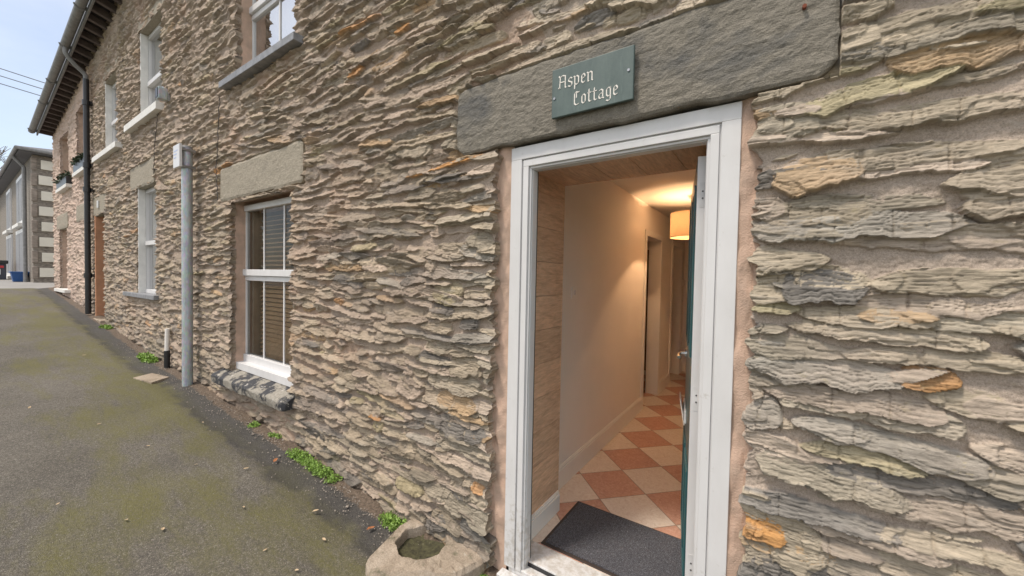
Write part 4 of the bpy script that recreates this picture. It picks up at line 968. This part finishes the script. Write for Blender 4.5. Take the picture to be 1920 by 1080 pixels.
def bare_tree(x, y, z, h, lab):
    t = thing('bare_tree', lab, 'tree', 'bare trees at the end of the street'); mb = MB(); tw = MB()
    mb.cyl((x, y, z), (x+.1, y, z+h*.45), h*.028, 8, h*.018)
    def br(p, d, L, r, n):
        q = p+d*L; (mb if n > 2 else tw).cyl(p, q, r, 5, r*.6, cap=False)
        if n == 0: return
        for _ in range(3):
            e = (d+Vector((random.uniform(-.7, .7), random.uniform(-.7, .7), random.uniform(-.15, .6)))).normalized(); br(q, e, L*random.uniform(.62, .85), r*.6, n-1)
    for _ in range(4): br(Vector((x+.1, y, z+h*.42)), Vector((random.uniform(-.5, .5), random.uniform(-.5, .5), 1)).normalized(), h*.17, h*.014, 4)
    mb.build('trunk', M['bark'], t); tw.build('twigs', M['bark'], t)
bare_tree(-52, .2, 1, 11, 'grey leafless tree rising over the white house roof'); bare_tree(-60, -3.5, 1, 10, 'grey leafless tree at the left edge behind the parked car')
# dark storage bin with a red band, and the blue recycling box beside it
gb = thing('storage_bin', 'dark street bin with a red band and white panel at the far left edge', 'bin')
MB().box(-26.2, -25.2, -1.25, -.26, 1.0, 1.62).build('bin_body', simple('dark_bin_plastic', (.05, .055, .075), .5), gb, bevel=.02)
MB().box(-26.25, -25.14, -1.30, -.21, 1.62, 1.76).build('lid', M['black'], gb, bevel=.03)
MB().box(-25.19, -25.17, -1.20, -.32, 1.46, 1.55).build('red_band', M['redlight'], gb)
MB().box(-25.19, -25.17, -1.05, -.40, 1.20, 1.42).build('white_panel', M['white'], gb)
bb = thing('recycling_box', 'blue plastic recycling box standing by the detached stone house', 'box')
def tub(x, y, z):
    MB().add([(x-.20, y-.14, z), (x+.20, y-.14, z), (x+.20, y+.14, z), (x-.20, y+.14, z), (x-.26, y-.19, z+.33), (x+.26, y-.19, z+.33), (x+.26, y+.19, z+.33), (x-.26, y+.19, z+.33)], [(0, 3, 2, 1), (4, 5, 6, 7), (0, 1, 5, 4), (1, 2, 6, 5), (2, 3, 7, 6), (3, 0, 4, 7)]).build('tub', M['bluebin'], bb, bevel=.01)
    MB().box(x-.28, x+.28, y-.21, y+.21, z+.30, z+.345).build('rim', M['bluebin'], bb, bevel=.01)
tub(-21.3, -.20, 1.0)
# overhead wires
for i, (za, zb, l) in enumerate(((9.75, 9.35, 'uppermost of the three overhead wires at the left edge'), (9.35, 9.1, 'middle one of the three overhead wires at the left edge'), (9.1, 8.8, 'lowest of the three overhead wires at the left edge'))):
    pts = [(-25-.02*i, -14+16.5*t, za+.5-(.9)*t-.8*math.sin(math.pi*t)*0+(zb-za)*t) for t in [j/16 for j in range(17)]]
    thing('overhead_wire', l, 'wire', 'overhead wires', MB().tube(pts, .016, 5).build('overhead_wire', M['gutter']))

# ================================================================== STREET FURNITURE
sp = thing('sign_post', 'galvanised steel post with a small white sign box standing against the wall', 'post')
SX, SY = -5.28, -.125
g0 = float(gz(np.array(SX)))
MB().cyl((SX, SY, g0-.05), (SX, SY, 2.78), .048, 24).build('pole', M['galv'], sp, smooth=True)
MB().cyl((SX, SY, 2.78), (SX, SY, 2.80), .052, 24, .045).build('cap', M['gutter'], sp, smooth=True)
for zz in (2.56, 2.74): MB().box(SX-.06, SX+.06, SY-.062, SY+.062, zz, zz+.025).build('clip', M['steel'], sp, bevel=.003)
bxp = MB().box(SX-.12, SX+.075, SY-.085, SY-.060, 2.56, 2.80).build('sign_face', M['white'], sp, bevel=.003)
blue = simple('pale_blue_print', (.45, .52, .72), .5)
mb = MB()
for i in range(3): mb.box(SX-.095, SX+.02-.02*i, SY-.0865, SY-.0853, 2.73-.035*i, 2.742-.035*i)
mb.build('printed_lines', blue, sp)
st = thing('pipe_stub', 'short cream and black pipe stub rising from the pavement against the wall', 'pipe')
MB().cyl((-6.18, -.075, .24), (-6.18, -.075, .47), .030, 14).build('lower_sleeve', M['black'], st, smooth=True)
MB().cyl((-6.18, -.075, .46), (-6.18, -.070, .74), .024, 14).build('pipe', M['cream'], st, smooth=True)
cs = MB(); zc = float(gz(np.array(-5.8)))
def plate(px):
    return px
cv = [(-5.93, -.43), (-6.02, -.25), (-5.72, -.17), (-5.60, -.35)]
cs.add([(x, y, float(gz(np.array(x)))-.03) for x, y in cv]+[(x, y, float(gz(np.array(x)))+.012) for x, y in cv], [(3, 2, 1, 0), (4, 5, 6, 7), (0, 1, 5, 4), (1, 2, 6, 5), (2, 3, 7, 6), (3, 0, 4, 7)])
thing('access_cover', 'small pale concrete cover set in the pavement beside the steel post', 'cover', o=cs.build('access_cover', M['concrete'], bevel=.003))
# concrete block with an eight-sided hollow beside the doorstep
blk = thing('concrete_block', 'worn concrete block with an eight sided mossy hollow beside the doorway', 'block')
ang = R(-6)
def block():
    TZ = -.006; out = [(-1.69, -.41), (-1.60, -.435), (-1.25, -.21), (-1.205, -.06), (-1.22, .02), (-1.76, .02), (-1.775, -.12)]
    cx_, cy_ = -1.555, -.145
    # outer ring resampled radially, inner octagon
    def edge_at(a):
        d = Vector((math.cos(a), math.sin(a))); best = 9
        for i in range(len(out)):
            p = Vector(out[i])-Vector((cx_, cy_)); q = Vector(out[(i+1) % len(out)])-Vector((cx_, cy_)); e_ = q-p
            den = d.x*e_.y-d.y*e_.x
            if abs(den) < 1e-9: continue
            t = (p.x*e_.y-p.y*e_.x)/den; s_ = (p.x*d.y-p.y*d.x)/den
            if t > 0 and -1e-6 <= s_ <= 1+1e-6: best = min(best, t)
        return best
    n = 96; mb = MB(); rings = []; mo = []
    def octr(a, r):
        k = (a-R(22.5+15)) % (math.pi/4); return r*math.cos(math.pi/8)/math.cos(k-math.pi/8)
    for ri in range(13):
        row = []
        for i in range(n):
            a = 2*math.pi*i/n; eo = edge_at(a); oi = octr(a, .145)
            if ri == 0: r_, z_ = eo+.012, TZ-.20
            elif ri == 1: r_, z_ = eo+.004, TZ-.03
            elif ri == 2: r_, z_ = eo-.010, TZ-.006
            elif ri <= 8: t = (ri-2)/6; r_ = (eo-.010)*(1-t)+(oi+.004)*t; z_ = TZ-.006*(1-t)
            elif ri == 9: r_, z_ = oi, TZ-.004
            elif ri == 10: r_, z_ = oi-.004, TZ-.055
            elif ri == 11: r_, z_ = oi*.5, TZ-.06
            else: r_, z_ = .001, TZ-.06
            x = cx_+r_*math.cos(a); y = cy_+r_*math.sin(a); nn = float(fbm(np.array(x*14), np.array(y*14), 5))
            n2 = float(fbm(np.array(x*45), np.array(y*45), 9)); row.append((x+nn*.012*(ri < 4)+n2*.004*(ri < 10), y+nn*.012*(ri < 4)+n2*.004*(ri < 10), z_+nn*(.014 if ri < 9 else .004)+n2*.005))
        rings.append(row)
    v = [p for row in rings[:11] for p in row]; f = [(r_*n+i, r_*n+(i+1) % n, (r_+1)*n+(i+1) % n, (r_+1)*n+i) for r_ in range(10) for i in range(n)]
    mb.add(v, f); mb.build('block_body', M['concrete'], blk)
    v = [p for row in rings[10:] for p in row]; f = [(r_*n+i, r_*n+(i+1) % n, (r_+1)*n+(i+1) % n, (r_+1)*n+i) for r_ in range(2) for i in range(n)]
    MB().add(v, f).build('hollow_bed', M['moss'], blk)
block()

# ================================================================== WEEDS, LITTER, GRIT
def weed(x, y, rx, ry, h, n, lab, s=.013):
    n = int(n*1.7)
    mb = MB(); z = float(gz(np.array(x)))+.01
    for k in range(max(3, int(n/45))):
        cx = x+random.uniform(-rx, rx); cy = y+random.uniform(-ry, ry)
        plant_leaves(mb, cx, cy, float(gz(np.array(cx)))+.012, .036*random.uniform(.4, 1.2), .028, h*random.uniform(.3, 1), 45, s)
    thing('weed', lab, 'plant', 'weeds along the foot of the wall', mb.build('weed', M['leafg']))
weed(-2.78, -.10, .30, .04, .06, 1900, 'long bright green weed patch at the wall foot right of the window sill')
weed(-1.88, -.08, .075, .05, .055, 800, 'bright green weed clump beside the concrete block')
weed(-6.75, -.12, .22, .05, .07, 900, 'bright green weed clump left of the pipe stub', .03)
weed(-3.75, -.09, .05, .03, .04, 240, 'small green weed tuft below the left end of the slate sill')
weed(-3.42, -.06, .05, .02, .03, 180, 'tiny green weed sprig beneath the right end of the slate sill')
weed(-9.2, -.10, .14, .05, .05, 240, 'yellowish green weed tuft close to the orange door reveal', .03)
weed(-1.22, -.075, .05, .02, .03, 240, 'small weed sprig between the concrete block and the door frame', .014)
proto = None
spots = [(-2.95, -1.05), (-3.35, -.62), (-2.72, -.95), (-2.62, -.60), (-3.05, -.42), (-2.05, -.42), (-2.3, -.33), (-2.2, -.66), (-4.6, -.9), (-4.1, -.35), (-5.4, -1.2), (-3.4, -1.25), (-6.2, -.8), (-1.95, -.62), (-3.9, -.75), (-7.4, -.6), (-2.5, -1.3)]
LEAF = ['pale leaf scrap on open tarmac well below the long weed patch', 'pale leaf scrap on the mossy tarmac below the slate sill', 'pale leaf scrap just beside the tarmac fleck cluster below the weed patch', 'pale leaf scrap on dark damp tarmac nearest the long weed patch',
        'pale leaf scrap close to the wall foot left of the long weed patch', 'pale leaf scrap on dark tarmac just left of the concrete block', 'pale leaf scrap between the long weed patch and the concrete block', 'pale leaf scrap on open tarmac left of the concrete block',
        'pale leaf scrap on the tarmac out from the steel post', 'pale leaf scrap near the wall foot beside the left end of the slate sill', 'pale leaf scrap far out on the pavement left of the steel post', 'pale leaf scrap lowest at the left on the open tarmac',
        'pale leaf scrap on the tarmac left of the concrete access cover', 'pale leaf scrap at the bottom edge left of the concrete block', 'pale leaf scrap on moss below the left end of the slate sill', 'farthest pale leaf scrap on the pavement short of the orange door reveal', 'pale leaf scrap nearest the bottom edge on the open tarmac']
for i, (x, y) in enumerate(spots):
    s = random.uniform(.010, .021); a = random.uniform(0, 6.28); z = float(gz(np.array(x)))+.016
    if proto is None:
        v = [(-1, 0, 0), (-.3, .45, .12), (.5, .38, .18), (1.1, 0, .08), (.4, -.4, .2), (-.4, -.42, .05), (0, 0, .02)]
        proto = MB().add(v, [(0, 6, 1), (1, 6, 2), (2, 6, 3), (3, 6, 4), (4, 6, 5), (5, 6, 0)]).build('fallen_leaf', M['litter']); o = proto
    else: o = proto.copy(); COL.objects.link(o)
    o.location = (x, y, z); o.rotation_euler = (random.uniform(-.2, .2), random.uniform(-.2, .2), a); o.scale = (s, s, s)
    thing('', LEAF[i], 'leaf', 'dry leaf scraps on the pavement', o)
for x, y, s, lab in ((-4.55, -1.55, .03, 'rusty orange leaf at the left edge of the pavement'), (-3.02, -.24, .028, 'reddish brown leaf beside the long weed patch'), (-1.93, -.20, .026, 'russet leaf at the corner of the concrete block')):
    o = MB().add([(-1, 0, 0), (-.3, .45, .12), (.5, .38, .28), (1.1, 0, .08), (.4, -.4, .3), (-.4, -.42, .05), (0, 0, .02)], [(0, 6, 1), (1, 6, 2), (2, 6, 3), (3, 6, 4), (4, 6, 5), (5, 6, 0)]).build('fallen_leaf', M['litter2'])
    o.location = (x, y, float(gz(np.array(x)))+.015); o.scale = (s, s, s); o.rotation_euler = (0, 0, random.uniform(0, 6)); thing('', lab, 'leaf', None, o)
mb = MB()
for i in range(1500):
    x = -1.45-6.5*random.random()**1.6; y = -.05-abs(random.gauss(0, .11)); z = float(gz(np.array(x)))+.012; s = random.uniform(.002, .0075)*(1 if random.random() < .95 else 1.8)
    p = [Vector((random.uniform(.6, 1.2)*a*s, random.uniform(.6, 1.2)*b*s, random.uniform(.5, 1)*c*s)) for a, b, c in ((1, 0, 0), (-1, 0, 0), (0, 1, 0), (0, -1, 0), (0, 0, 1), (0, 0, -1))]
    mb.add([q+Vector((x, y, z)) for q in p], [(0, 2, 4), (2, 1, 4), (1, 3, 4), (3, 0, 4), (2, 0, 5), (1, 2, 5), (3, 1, 5), (0, 3, 5)])
o = mb.build('grit', simple('grit_stone', (.30, .26, .22), .9, .5, 20)); o['kind'] = 'stuff'
